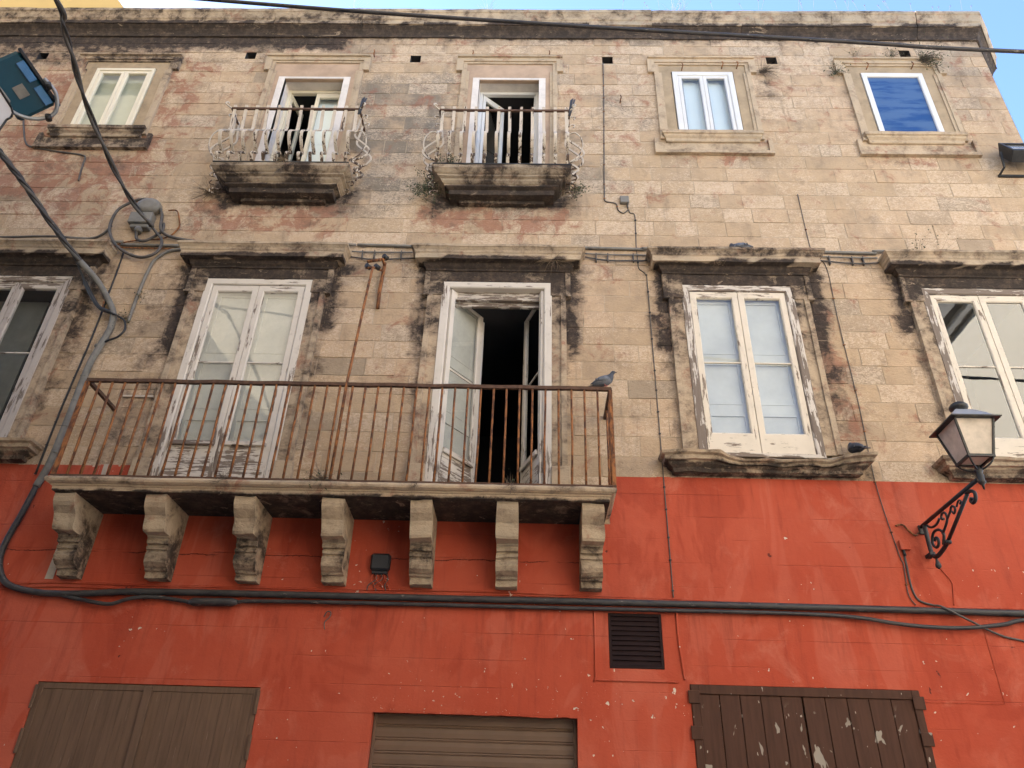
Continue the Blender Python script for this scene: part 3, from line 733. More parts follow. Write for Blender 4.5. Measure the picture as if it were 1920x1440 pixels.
# the open balcony door
c = WX[2]; zb = 4.86
mb = ring(MB(), c - .72, c + .72, zb - .04, 8.08, -.045, .06, .10, .095, .05); mb.rough(.002, 8, 4)
w3 = two(mb.build('balcony_door', 'wood_v', pal, label='open balcony door with both leaves swung inwards'), mb, 'wood_h')
for q in ((.065, .12, 7.86, 8.0), (.13, .18, 7.80, 7.90)):
    mb = MB(); mb.box(c - .62, c + .62, *q, .006); mb.rough(.004, 4, 2); mb.build('inner_lintel', 'bare_h', w3)
surround(w3, c, 4.9, 'std')
def leaf(win, hx, hy, ang, width, z0, z1, gz0, mats, glass, sgn, st_=.085, muntin=True, name='door_leaf', shutter=False):
    """a hinged leaf built flat then swung about its hinge; sgn=+1 hinge on its left"""
    R_ = Matrix.Rotation(ang * sgn, 3, 'Z')
    def sw(mb): mb.v = [tuple(R_ @ Vector((sgn * p[0], p[1], 0)) + Vector((hx, hy, p[2]))) for p in mb.v]; return mb
    v_ = ring(MB(), 0, width, z0, z1, -.022, .022, st_, .1, gz0 - z0); two(sw(v_).build(name, mats[0], win), v_, mats[1])
    if gz0 - z0 > .4: h_ = MB(); h_.box(.06, width - .06, -.055, -.0225, gz0 - .075, gz0 - .01, .006); sw(h_).build('drip_rail', mats[1], win)
    zm = gz0 + (z1 - .1 - gz0) * .5
    if muntin: m_ = MB(); m_.box(st_, width - st_, -.01, .01, zm - .008, zm + .008); sw(m_).build('muntin', mats[1], win)
    for za, zc in ((gz0 - .003, zm - .008), (zm + .008, z1 - .097)):
        p = MB(); p.quad((st_ - .004, 0, za), (width - st_ + .004, 0, za), (width - st_ + .004, 0, zc), (st_ - .004, 0, zc)); sw(p).build('pane', glass, win)
    if shutter:
        s_ = MB(); L = z1 - gz0; panelled(s_, .03, width + .10, [gz0 - .7, gz0 + L * .2, gz0 + L * .55, z1 - .02], .05); sw(s_).build('inner_shutter', 'inner', win)
leaf(w3, c - .605, -.01, math.radians(54), .66, 4.88, 7.97, 5.67, ('wood_v', 'wood_h'), 'dusty', 1, shutter=True)
leaf(w3, c + .605, -.01, math.radians(70), .66, 4.88, 7.97, 5.67, ('wood_v', 'wood_h'), 'glass', -1)
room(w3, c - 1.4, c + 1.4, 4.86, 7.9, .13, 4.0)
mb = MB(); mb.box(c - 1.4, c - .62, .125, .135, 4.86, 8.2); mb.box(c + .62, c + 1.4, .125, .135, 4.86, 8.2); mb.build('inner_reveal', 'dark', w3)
surr = None

# ------------------------------------------------------------------ top-floor openings
def top_surround(win, c, door):
    hw = .80
    mb = MB(); zb = 9.7 if door else 10.9
    # flat panel, with the opening left free, and a raised outer moulding with ears
    op = (c - .56, c + .56, 9.6, 12.27) if door else (c - .50, c + .50, 11.0, 12.505)
    for r in rects_minus((c - .76, c + .76, zb, 12.72), [op]):
        nz = max(1, int((r[3] - r[2]) / .25)); nx = max(1, int((r[1] - r[0]) / .25))
        for i in range(nx):
            for j in range(nz):
                mb.box(r[0] + (r[1] - r[0]) * i / nx, r[0] + (r[1] - r[0]) * (i + 1) / nx, -.012, .05, r[2] + (r[3] - r[2]) * j / nz, r[2] + (r[3] - r[2]) * (j + 1) / nz)
    mb.build('surround_panel', 'pinkplaster' if door else 'plaster', win)
    mb = MB()
    for sgn in (-1, 1):
        def bx(xa, xb, *r): mb.box(min(c + sgn * xa, c + sgn * xb), max(c + sgn * xa, c + sgn * xb), *r)
        n = 6
        for i in range(n):
            z0, z1 = zb + (12.47 - zb) * i / n, zb + (12.47 - zb) * (i + 1) / n
            bx(.655, .70, -.03, .02, z0, z1); bx(.70, .775, -.045, .02, z0, z1)
        bx(.70, .76, -.03, .02, 12.47, 12.7); bx(.76, .87, -.05, .02, 12.47, 12.8)
    for i in range(8):
        xa, xb = c - .76 + 1.52 * i / 8, c - .76 + 1.52 * (i + 1) / 8
        mb.box(xa, xb, -.05, .02, 12.715, 12.80); mb.box(xa, xb, -.032, .02, 12.67, 12.716)
    mb.rough(.004, 9, c); mb.build('architrave', 'carved', win, st=lambda p: (.5 if c < -6 and p[2] > 12.3 else .12, .1 if c < -5 else .02, .15))
    mb = MB(); mb.sweep([(c - .83, .015), (c - .83, -.05), (c + .83, -.05), (c + .83, .015)], [(0, 12.795), (.03, 12.80), (.035, 12.83), (0, 12.84)], (True, True), .2); mb.rough(.003, 8, c + 3)
    mb.build('drip_mould', 'carved', win, st=(.3 if c < -6 else .12, 0, .3))
    if not door:
        mb = MB(); mb.sweep([(c - .70, .015), (c - .70, -.05), (c + .70, -.05), (c + .70, .015)],
            [(-.01, 10.83), (.0, 10.84), (.005, 10.89), (.03, 10.92), (.035, 10.955), (.055, 10.965), (.06, 11.02), (-.1, 11.03)], (True, True), .15); mb.rough(.004, 8, c)
        mb.build('sill', 'carved', win, st=(.5 if c < -6 else .15, 0, .25))
        mb = MB()
        for q in ((c - .88, c - .82, 10.6, 10.9), (c + .82, c + .88, 10.6, 10.9), (c - .88, c + .88, 10.58, 10.64)):
            k = max(1, int((q[1] - q[0]) / .2))
            for i in range(k): mb.box(q[0] + (q[1] - q[0]) * i / k, q[0] + (q[1] - q[0]) * (i + 1) / k, -.055 - (.008 if q[2] < 10.59 else 0), .02, q[2], q[3])
        for i in range(8): mb.box(c - .82 + 1.64 * i / 8, c - .82 + 1.64 * (i + 1) / 8, -.018, .02, 10.64, 10.83)
        mb.rough(.005, 8, c); mb.build('apron', 'carved', win, st=(.55 if c < -6 else .22, .2, .2))
def pvc_window(i, mat, fw, name, label, board=None, glass='glass', blind=None):
    c = TX[i] if i != 0 else -6.78
    z0, z1 = 11.03, 12.495
    mb = ring(MB(), c - .485, c + .485, z0 - .02, z1, -.03, .05, fw, fw, .05)
    win = mb.build(name, mat, pal, label=label)
    top_surround(win, c, False)
    x0, x1 = c - .485 + fw, c + .485 - fw
    if board:
        mb = MB(); mb.box(x0, x1, .0, .02, z0, z1 - fw); mb.build('blue_board', 'blue', win)
    else:
        st_ = .055 if i == 3 else .06
        for (a_, b_) in ((x0 + .004, c - .002), (c + .002, x1 - .004)):
            mb = ring(MB(), a_, b_, z0 + .03, z1 - fw - .004, -.018, .03, st_, st_, st_); mb.build('sash', mat, win)
            if i == 3:
                mb = MB(); s2 = st_ + .012
                for q in ((a_ + st_, a_ + s2, z0 + .09, z1 - fw - st_), (b_ - s2, b_ - st_, z0 + .09, z1 - fw - st_), (a_ + s2, b_ - s2, z1 - fw - s2, z1 - fw - st_)): mb.box(q[0], q[1], -.006, .02, q[2], q[3])
                mb.build('glazing_bead', 'steel', win)
            mb = MB(); mb.quad((a_ + st_ - .004, .008, z0 + .05), (b_ - st_ + .004, .008, z0 + .05), (b_ - st_ + .004, .008, z1 - fw - st_ + .004), (a_ + st_ - .004, .008, z1 - fw - st_ + .004)); mb.build('pane', glass, win)
        if blind:
            mb = MB(); mb.box(x0, x1, .10, .11, z0, z1 - .02); mb.build('blind', 'blind' if i == 3 else 'yellow_reflection', win)
    room(win, c - .48, c + .48, z0 - .02, z1, .051)
    return win
t1 = pvc_window(0, 'cream', .055, 'window', 'cream framed window mirroring a yellow house, top floor behind the cable', blind=True)
t4 = pvc_window(3, 'pvc', .085, 'window', 'clean white double casement with pale blue panes', blind=True)
t5 = pvc_window(4, 'pvc', .085, 'window', 'white framed window filled by a blue board', board=True)
def top_door(i, left_open, label):
    c = (-3.625, -.46)[i - 1]; z0, z1 = 9.80, 12.30; hw = .48; yb = .24
    mb = MB()
    for sgn in (-1, 1):
        xa, xb = sorted((c + sgn * hw, c + sgn * (hw + .105))); mb.box(xa, xb, -.022, .05, z0, z1 + .02)
    mb.box(c - hw, c + hw, -.02, .05, z1 - .02, z1 + .02)
    win = mb.build('balcony_door', 'lime', pal, label=label)
    top_surround(win, c, True)
    mb = MB()
    mb.quad((c - hw, -.018, z0), (c - hw, yb, z0), (c - hw, yb, z1), (c - hw, -.018, z1)); mb.quad((c + hw, -.018, z0), (c + hw, yb, z0), (c + hw, yb, z1), (c + hw, -.018, z1)); mb.quad((c - hw, -.018, z1 - .021), (c + hw, -.018, z1 - .021), (c + hw, yb, z1 - .021), (c - hw, yb, z1 - .021))
    mb.build('reveal', 'lime', win)
    mb = MB(); f = .05
    mb.box(c - hw, c - hw + f, yb - .03, yb + .04, z0, z1 - .022, .005); mb.box(c + hw - f, c + hw, yb - .03, yb + .04, z0, z1 - .022, .005); mb.box(c - hw + f, c + hw - f, yb - .028, yb + .04, z1 - .085, z1 - .023, .005); mb.build('door_frame', 'cream' if i == 1 else 'pvc', win)
    mt = ('cream', 'cream') if i == 1 else ('pvc', 'pvc')
    if i == 1:
        leaf(win, c - hw + f, yb, math.radians(80), .43, z0 + .02, z1 - .09, z0 + .15, mt, 'glass', 1, .06, False, 'sash')
        leaf(win, c + hw - f, yb, 0.0, .43, z0 + .02, z1 - .09, z0 + .15, mt, 'glass', -1, .06, False, 'sash')
        mb = MB(); mb.box(c + .03, c + hw - .05, yb + .1, yb + .11, z0, z1 - .1); mb.build('pane_backing', 'blind', win)  # pale curtain behind the closed leaf
    else:
        leaf(win, c - hw + f, yb, math.radians(40), .43, z0 + .02, z1 - .09, z0 + .15, mt, 'glass', 1, .06, False, 'sash')
        leaf(win, c + hw - f, yb, math.radians(86), .43, z0 + .02, z1 - .09, z0 + .15, mt, 'glass', -1, .06, False, 'sash')
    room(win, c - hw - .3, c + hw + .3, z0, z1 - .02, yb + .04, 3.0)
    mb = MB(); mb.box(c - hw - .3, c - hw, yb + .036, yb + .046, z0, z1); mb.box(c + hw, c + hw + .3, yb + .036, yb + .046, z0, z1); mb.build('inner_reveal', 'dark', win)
t2 = top_door(1, True, 'top-floor balcony door with one pane closed and one leaf open')
t3 = top_door(2, True, 'top-floor balcony door standing open with a blue reflection')

# ------------------------------------------------------------------ the long balcony
def rusty_side(p): return (.42, .0, .35) if p[2] < 4.80 else (.32, 0, .5)
mb = MB(); mb.sweep([(-5.0, .0), (-5.0, -.655), (.81, -.655), (.81, .0)],
    [(-.02, 4.73), (.0, 4.732), (.004, 4.775), (.018, 4.782), (.02, 4.795), (.045, 4.80), (.068, 4.815), (.075, 4.837), (.068, 4.86), (.04, 4.875), (-.05, 4.878)], (True, True), .10)
mb.rough(.004, 8, 2)
def slabst(p):
    if p[2] < 4.735: return (.85, .1, .3)
    if p[2] > 4.8: return (.20 + .18 * math.sin(p[0] * 2.3), 0, .2)
    return (.05 + .1 * math.sin(p[0] * 3.1 + 1), 0, 0)
bal = mb.build('balcony', 'carved', pal, st=slabst, label='long balcony on seven carved corbels with rusty railing')
CB = [(.0, 3.985), (.115, 3.985), (.13, 3.99), (.135, 4.05), (.17, 4.055), (.185, 4.075), (.22, 4.085), (.265, 4.115), (.285, 4.155), (.285, 4.195), (.265, 4.225), (.27, 4.235), (.29, 4.24), (.295, 4.27), (.275, 4.28), (.275, 4.295), (.31, 4.30), (.32, 4.325), (.315, 4.35), (.33, 4.358), (.335, 4.37), (.46, 4.375), (.475, 4.40), (.482, 4.44), (.49, 4.49), (.505, 4.53), (.54, 4.565), (.575, 4.60), (.60, 4.64), (.61, 4.68), (.61, 4.729), (.0, 4.729)]
def corbel_geo(c):
    mb = MB(); w_ = .112; n = len(CB)
    for x in (-w_, -w_ * .4, w_ * .4, w_): mb.v += [(c + x, -d, z) for d, z in CB]
    for k in range(3):
        for i in range(n):
            a_, b_ = k * n + i, k * n + (i + 1) % n; mb.f.append((a_, b_, b_ + n, a_ + n)); mb.sm.append(False)
    mb.f.append(tuple(range(n))[::-1]); mb.sm.append(False); mb.f.append(tuple(3 * n + i for i in range(n))); mb.sm.append(False)
    return mb
CX = (-4.865, -3.905, -2.965, -2.045, -1.13, -.235, .645)
for i, cx in enumerate(CX):
    mb = corbel_geo(cx); mb.rough(.013, 7, i * 5 + 1); ku = rnd.uniform(.55, 1.0)
    mb.build('corbel', 'carved', bal, st=lambda p: ((.46 if p[2] < 4.37 else .16) * ku + (.16 if abs(p[0] - cx) > .1 and i < 4 else 0), 0, .2))
# railing
ZR = 6.075
mb = MB(); mb.tube([(-5.05 + 5.925 * i / 24, -.66 + .004 * math.sin(i * 1.7), ZR + .004 * math.sin(i * 2.3)) for i in range(25)], .029, 4, sq=True)
mb.build('handrail', 'rail', bal)
for x in (-5.04, .865):
    mb = MB(); mb.tube([(x, -.655, ZR), (x, -.3, ZR), (x, .02, ZR - .005)], .028, 4, sq=True); mb.build('handrail', 'rail', bal)
    mb = MB(); mb.tube([(x, -.66, ZR - .02), (x, -.66, 4.87)], .027, 4, sq=True); mb.build('corner_post', 'rust', bal)
mb = MB(); mb.box(-5.06, .885, -.685, -.64, 4.884, 4.902); mb.box(-5.06, -5.02, -.639, 0, 4.884, 4.902); mb.box(.845, .885, -.639, 0, 4.884, 4.902); mb.build('bottom_rail', 'rail', bal)
NB = 41
for i in range(1, NB):
    x = -5.04 + 5.905 * i / NB
    if abs(x + 2.09) < .05: continue
    mb = MB(); j = rnd.uniform(-.006, .006); mb.tube([(x + j, -.66, 4.9), (x + j * .3 + rnd.uniform(-.005, .005), -.661, 5.4), (x, -.66, 5.8), (x, -.66, ZR - .01)], [.0135, .013, .013, .014], 6)
    mb.build('baluster', 'rust', bal)
for x in (-5.04, .865):
    for y in (-.22, -.44):
        mb = MB(); mb.tube([(x, y, 4.9), (x, y, ZR - .01)], .013, 6); mb.build('baluster', 'rust', bal)
# tall rusty stay rod and its wall bracket
mb = MB(); mb.tube([(-2.10, -.665, 4.9), (-2.09, -.665, 6.08), (-2.10, -.40, 7.65), (-2.105, -.31, 8.06)], .017, 7)
o = mb.build('stay_rod', 'rust', bal)
brk = thing('awning_bracket', 'rusty iron bracket and rollers high on the wall between the two balcony doors', 'bracket', (-2.08, 0, 7.6))
mb = MB(); mb.tube([(-2.03, -.03, 7.63), (-2.035, -.05, 7.9), (-2.02, -.05, 8.25), (-2.02, -.045, 8.38)], .024, 6); mb.rough(.004, 20, 1); mb.build('upright_bar', 'rust', brk)
mb = MB(); mb.tube([(-2.22, -.20, 8.27), (-1.98, -.16, 8.36)], .02, 8); mb.tube([(-2.02, -.04, 8.33), (-2.02, -.2, 8.33)], .016, 6); mb.build('cross_bar', 'rust', brk)
for x, y, z in ((-2.17, -.29, 8.11), (-2.06, -.26, 8.13), (-1.99, -.18, 8.37)):
    mb = MB(); mb.tube([(x - .02, y - .03, z), (x + .02, y + .03, z)], .034, 10); mb.build('roller', 'iron', brk)
mb = MB(); mb.tube([(-2.2, -.3, 8.08), (-2.1, -.3, 8.09), (-2.02, -.1, 8.2)], .016, 6); mb.build('hinge_arm', 'rust', brk)

# ------------------------------------------------------------------ the two small balconies
def small_balcony(c, idx):
    hw = .80
    prof = [(-.06, 9.52), (-.055, 9.60), (.0, 9.625), (.005, 9.655), (.02, 9.66), (.05, 9.685), (.06, 9.71), (.10, 9.725), (.105, 9.745), (.13, 9.76), (.165, 9.795), (.18, 9.81), (.182, 9.862), (-.1, 9.868)]
    mb = MB(); mb.sweep([(c - hw, .01), (c - hw, -.265), (c + hw, -.265), (c + hw, .01)], prof, (True, True), .12); mb.rough(.008, 6, c)
    b = mb.build('small_balcony', 'carved', pal, st=lambda p: (.86 if p[2] < 9.64 else .50 + .22 * math.sin(p[0] * 6 + c), .05, .75), label=('small balcony with kinked bars, over the closed balcony door', 'small balcony with plants at both ends, over the open balcony door')[idx])
    mb = MB(); mb.sweep([(c - .62, .01), (c - .62, -.10), (c + .62, -.10), (c + .62, .01)], [(-.09, 9.47), (-.02, 9.475), (-.015, 9.52), (.02, 9.54), (.025, 9.60), (.0, 9.62)], (True, True), .12); mb.rough(.006, 7, c + 1)
    mb.build('bracket_stone', 'carved', b, st=(.75, .35, .2))  # soot, deepened to paint in the dark of the recess
    # railing
    zr = 11.055; xl, xr, yf = c - .965, c + .965, -.40
    mb = MB(); mb.tube([(xl, yf, zr), (c, yf, zr - .006), (xr, yf, zr)], .022, 4, sq=True); mb.build('handrail', 'rail', b)
    for s_, x in ((-1, xl), (1, xr)):
        mb = MB(); mb.tube([(x, yf, zr), (x + .0, -.2, zr), (x, .02, zr)], .016, 4, sq=True); mb.build('handrail', 'rail', b)
        mb = MB(); mb.tube(smooth([(x, yf, zr), (x + s_ * .06, yf - .05, zr + .02), (x + s_ * .085, yf - .06, zr + .05), (x + s_ * .06, yf - .05, zr + .08), (x + s_ * .04, yf - .04, zr + .05)]), .013, 6); mb.build('scroll_end', 'lacq', b)
        for yy in (-.27, -.12):
            mb = MB(); mb.tube(smooth([(x, yy, zr), (x + s_ * .06, yy, zr + .03), (x + s_ * .09, yy, zr + .01), (x + s_ * .07, yy, zr - .03)]), .012, 6); mb.build('scroll_end', 'lacq', b)
    mb = MB(); mb.box(c - .97, c + .97, -.447, -.40, 9.872, 9.888); mb.box(c - .97, c - .93, -.399, 0, 9.872, 9.888); mb.box(c + .93, c + .97, -.399, 0, 9.872, 9.888); mb.build('bottom_rail', 'iron', b)
    path = [(.43, 9.88), (.47, 9.93), (.51, 9.985), (.46, 10.06), (.38, 10.11), (.40, 10.14), (.49, 10.18), (.565, 10.27), (.575, 10.36), (.50, 10.47), (.385, 10.60), (.355, 10.69), (.372, 10.83), (.39, 11.0), (.40, 11.07), (.41, 11.12)]
    mbp = MB(); k = len(path)
    for (d, z) in path:
        for sx in (-.017, .017): mbp.v.append((sx, -d, z)); 
    sp = smooth([(0, -d, z) for d, z in path], 3)
    def bar(x, flip=None, bend=0):
        m_ = MB()
        pts = [(x + bend * math.sin((p.z - 9.9) * 3.3), p.y, p.z) if flip is None else (x + flip * (-p.y - .40) , .0 if False else bend, p.z) for p in sp]
        m_.tube(pts, .012, 4, sq=True, rx=.031); return m_
    n = 12
    for i in range(n):
        x = c - .92 + 1.84 * i / (n - 1)
        bar(x, None, rnd.uniform(-.008, .008)).build('baluster', 'lacq', b)
    for s_ in (-1, 1):
        for yy in (-.10, -.25):
            m_ = MB(); pts = [(c + s_ * .965 + s_ * (-p.y - .40) * 1.15, yy, p.z) for p in sp]; m_.tube(pts, .013, 4, sq=True, rx=.020); m_.build('baluster', 'lacq', b)
        # loose curls of wire at the corner
        for q in range(1):
            x0 = c + s_ * (1.0 + .05 * q); z0 = 10.55 - .13 * q
            m_ = MB(); m_.tube(smooth([(x0 - s_ * .06, -.36, z0 + .03), (x0 + s_ * .04, -.40, z0 + .03), (x0 + s_ * .13, -.40, z0 - .10), (x0 + s_ * .14, -.38, z0 - .27), (x0 + s_ * .07, -.38, z0 - .45), (x0 - s_ * .05, -.4, z0 - .58)], 5), .011, 5); m_.build('wire_curl', 'lacq', b)
        for q in range(3):
            m_ = MB(); z0 = 9.9 - .16 * q; m_.tube(smooth([(c + s_ * (.94 - .02 * q), -.2, z0), (c + s_ * (1.04 - .03 * q), -.24, z0 - .03), (c + s_ * (1.06 - .03 * q), -.24, z0 - .09), (c + s_ * (1.0 - .03 * q), -.22, z0 - .1)], 4), .011, 5); m_.build('wire_curl', 'lacq', b)
    # bundle of sticks tied at one corner
    m_ = MB()
    for q in range(5): m_.tube([(c + .95 + .006 * q, -.40, 10.95), (c + .985 + .016 * q, -.44, 11.25 + .02 * (q % 3))], .008, 5)
    m_.build('tied_sticks', 'pdark', b)
    return b
b2 = small_balcony(-3.615, 0); b3 = small_balcony(-.487, 1)

# ------------------------------------------------------------------ ground floor: shutters, roller, vent
def planks(win, x0, x1, z0, z1, y, n, mat, gap=.0012):
    w_ = (x1 - x0) / n; out = []
    for i in range(n):
        mb = MB(); j = rnd.uniform(-.002, .002); mb.box(x0 + w_ * i + gap, x0 + w_ * (i + 1) - gap, y + j, y + .03, z0, z1, gap); mb.build('plank', mat, win)
mb = MB(); x0, x1, z1 = SHL[0] + .004, SHL[1] - .004, SHL[3] - .004
mb.box(x0, x0 + .06, .0, .05, 0.02, z1, .004); mb.box(x1 - .06, x1, .0, .05, .02, z1, .004); mb.box(x0 + .06, x1 - .06, .002, .05, z1 - .06, z1 - .001, .004)
sl = mb.build('wooden_shutter', 'brown', pal, label='closed brown plank shutters under the long balcony')
planks(sl, x0 + .06, -3.785, .03, z1 - .062, .006, 10, 'brown'); planks(sl, -3.70, x1 - .06, .03, z1 - .062, .006, 10, 'brown')
mb = MB(); mb.box(-3.783, -3.702, -.012, .03, .03, z1 - .02, .005); mb.build('closing_strip', 'brown', sl)
for x in (x0 - .012, x1 - .018):
    for z in (2.82, 2.42): mb = MB(); mb.box(x, x + .03, -.024, -.004, z - .11, z + .11, .004); mb.build('hinge', 'brown', sl)
mb = MB(); x0, x1, z1 = SHR[0] + .004, SHR[1] - .004, SHR[3] - .004
mb.box(x0, x0 + .075, -.022, .05, .02, z1, .004); mb.box(x1 - .075, x1, -.022, .05, .02, z1, .004); mb.box(x0 + .075, x1 - .075, -.02, .05, z1 - .085, z1 - .001, .004)
sr = mb.build('wooden_shutter', 'darkbrown', pal, label='dark brown plank shutters with scraped pale paint patches')
cm_ = (x0 + x1) / 2 - .03
planks(sr, x0 + .075, cm_ - .006, .03, z1 - .087, -.006, 5, 'darkbrown', .003); planks(sr, cm_ + .006, x1 - .075, .03, z1 - .087, -.006, 5, 'darkbrown', .003)
for x, s_ in ((x0 - .03, 1), (x1 - .08, -1)):
    for z in (2.98, 2.66): mb = MB(); mb.box(x, x + .11, -.034, -.0225, z - .06, z + .06, .004); mb.build('hinge', 'darkbrown', sr)
# roller shutter
mb = ring(MB(), GAR[0] + .004, GAR[1] - .004, -.1, 2.771, .10, .135, .03, .012, .05)
rs = mb.build('roller_shutter', 'slat', pal, label='brown metal roller shutter in the middle doorway')
z = 2.77; sl0 = None
while z > .1:
    if sl0 is None:
        mb = MB(); xa, xb = GAR[0] + .02, GAR[1] - .02; pr = [(.0, z), (.008, z - .006), (.011, z - .045), (.008, z - .088), (.0, z - .094), (.004, z - .097), (.009, z - .106), (.004, z - .115), (0, z - .118)]
        for (a_, b_) in zip(pr, pr[1:]): mb.quad((xa, .125 - a_[0], a_[1]), (xb, .125 - a_[0], a_[1]), (xb, .125 - b_[0], b_[1]), (xa, .125 - b_[0], b_[1]))
        sl0 = mb.build('slat', 'slat', rs); zl = WL[sl0.name].copy(); zl0 = z
    else: dup(sl0, zl + Vector((0, 0, z - zl0)), rs)
    z -= .118
mb = MB(); mb.box(GAR[0], GAR[1], .135, .15, 0, 2.775); mb.build('backing', 'dark', rs)
# broken plaster edge over the roller shutter
mb = MB()
for i in range(26):
    x = GAR[0] + (GAR[1] - GAR[0]) * i / 26; h_ = .012 + .03 * abs(mnoise.noise(Vector((x * 3, 1.2, 0))))
    mb.box(x, x + (GAR[1] - GAR[0]) / 26, -.004, .02, 2.775 - h_ * .7, 2.778)
mb.build('broken_edge', 'red', pal)
# vent grille
x0, x1, z0, z1 = VEN
mb = MB(); mb.box(x0 + .004, x0 + .03, -.012, .03, z0 + .004, z1 - .004); mb.box(x1 - .03, x1 - .004, -.012, .03, z0 + .004, z1 - .004); mb.box(x0 + .03, x1 - .03, -.011, .03, z1 - .03, z1 - .004); mb.box(x0 + .03, x1 - .03, -.011, .03, z0 + .004, z0 + .03)
vg = mb.build('vent_grille', 'vent', pal, label='dark louvred vent grille under the pipe run')
n = 10; hh = (z1 - z0 - .06) / n; base = None
for i in range(n):
    zz = z0 + .03 + hh * i
    if base is None:
        mb = MB(); mb.quad((x0 + .03, -.008, zz + .003), (x1 - .03, -.008, zz + .003), (x1 - .03, .012, zz + hh + .004), (x0 + .03, .012, zz + hh + .004)); mb.quad((x0 + .03, -.008, zz + .003), (x1 - .03, -.008, zz + .003), (x1 - .03, .012, zz - .001), (x0 + .03, .012, zz - .001)); base = mb.build('slat', 'vent', vg); bl = WL[base.name].copy()
    else: dup(base, bl + Vector((0, 0, hh * i)), vg)
mb = MB(); mb.quad((x0, .05, z0), (x1, .05, z0), (x1, .05, z1), (x0, .05, z1)); mb.build('backing', 'dark', vg)

# iron hooks by the top windows
for x, z in ((-2.72, 12.86), (-1.08, 12.86), (.18, 12.86), (2.33, 12.55), (2.98, 12.60), (3.22, 12.60), (5.30, 12.60), (6.02, 12.62), (1.30, 11.75), (-5.62, 7.55)):
    mb = MB(); mb.tube(smooth([(x, .01, z), (x, -.06, z), (x + .01, -.09, z + .03), (x, -.08, z + .09)], 4), .009, 5); mb.build('iron_hook', 'rust', pal)

# ================================================================== CABLES AND PIPES
def clips(parent, pts, every, mat='rust', sz=.012):
    acc = 0; base = None
    for a_, b_ in zip(pts, pts[1:]):
        a_, b_ = Vector(a_), Vector(b_); acc += (b_ - a_).length
        if acc >= every:
            acc = 0
            if base is None:
                mb = MB(); mb.box(b_.x - sz, b_.x + sz, b_.y - .012, max(b_.y + .006, -.004), b_.z - sz * .5, b_.z + sz * .5); base = mb.build('clip', mat, parent); off = WL[base.name] - b_
            else: dup(base, b_ + off, parent)
def cable(name, label, cat, pts, r, mat, clip=None, n=6, group=None, cm='rust', res=6):
    sp = smooth(pts, res); mb = MB(); mb.tube(sp, r, n); o = mb.build(name, mat)
    tag(o, label, cat, group)
    if clip: clips(o, [tuple(p) for p in sp], clip, cm)
    return o
cable('overhead_cable', 'thick black cable crossing the street below the roof cornice', 'cable', [(-9.5, -3.0, 10.45), (-3.507, -3, 9.62), (-.059, -3, 9.235), (3.283, -3, 8.935), (4.971, -3, 8.79), (12, -3, 8.4)], .023, 'pipe', res=10)

HA = [(-4.95, -6.5, 8.2), (-5.25, -4.6, 9.25), (-5.404, -3.0, 9.623), (-5.472, -2.713, 9.616), (-5.530, -2.394, 9.582), (-5.597, -1.982, 9.491), (-5.603, -1.459, 9.344), (-5.550, -0.924, 9.153), (-5.443, -0.499, 8.999), (-5.303, -0.150, 8.892)]
ha = thing('hanging_cable', 'dark twin cable hanging down to the coil beside the grey junction box', 'cable', HA[-1])
sp = smooth(HA, 8)
for k in (0, 1):
    mb = MB(); mb.tube([p + Vector((math.cos(i * .35 + k * math.pi) * .02, math.sin(i * .35 + k * math.pi) * .012, math.sin(i * .35 + k * math.pi) * .012)) for i, p in enumerate(sp)], .024 if k == 0 else .017, 6); mb.build('cable_strand', 'duct' if k == 0 else 'pipe', ha)
COIL = [(-5.303, -.150, 8.892), (-5.240, -.11, 8.82), (-5.142, -0.08, 8.703), (-5.156, -0.07, 8.509), (-5.313, -0.070, 8.411), (-5.507, -0.070, 8.446), (-5.737, -0.070, 8.596), (-5.899, -0.070, 8.809), (-5.960, -0.070, 9.008), (-5.938, -0.070, 9.263), (-5.825, -0.070, 9.400), (-5.680, -0.070, 9.486), (-5.493, -0.070, 9.458), (-5.296, -0.070, 9.242), (-5.222, -0.10, 8.969), (-5.18, -.09, 8.86), (-5.070, -0.06, 8.80), (-4.856, -0.04, 8.76), (-4.6, -.035, 8.72)]
cable('cable_coil', 'grey cable looped in a ring around the grey junction box', 'cable', COIL, .021, 'duct')
cable('looped_cable', 'pale cable end curving out of the bottom of the grey junction box', 'cable', [(-5.53, -.10, 8.90), (-5.532, -.07, 8.80), (-5.502, -.07, 8.735), (-5.402, -.07, 8.70), (-5.29, -.07, 8.77), (-5.20, -.06, 8.90), (-5.22, -.05, 9.05)], .02, 'duct')
cable('feeder_cable', 'grey cable running left from the coil along the hood of the grey window', 'cable', [(-5.95, -.05, 9.0), (-6.02, -.04, 8.86), (-6.2, -.04, 8.76), (-6.6, -.23, 8.62), (-7.5, -.235, 8.58), (-9, -.235, 8.57)], .017, 'duct')
cable('thin_wire', 'thin dark wire bowing out to the right of the grey junction box', 'wire', [(-5.22, -.05, 9.30), (-5.10, -.04, 9.30), (-5.03, -.03, 9.14), (-5.0, -.03, 9.0), (-5.08, -.03, 8.84), (-5.25, -.03, 8.77), (-5.5, -.03, 8.75), (-5.70, -.03, 8.70), (-5.76, -.03, 8.62), (-5.0, -.03, 8.60)], .010, 'rust')
HB = [(-7.6, -4.4, 9.6), (-7.05, -2.5, 9.25), (-6.745, -1.600, 8.948), (-6.670, -1.461, 8.888), (-6.550, -1.232, 8.759), (-6.422, -1.004, 8.621), (-6.238, -0.675, 8.385), (-5.989, -0.300, 8.126)]
hb = thing('hanging_cable', 'cable bundle hanging in from the left towards the bend of the grey wall pipe', 'cable', HB[-1])
sp = smooth(HB, 8)
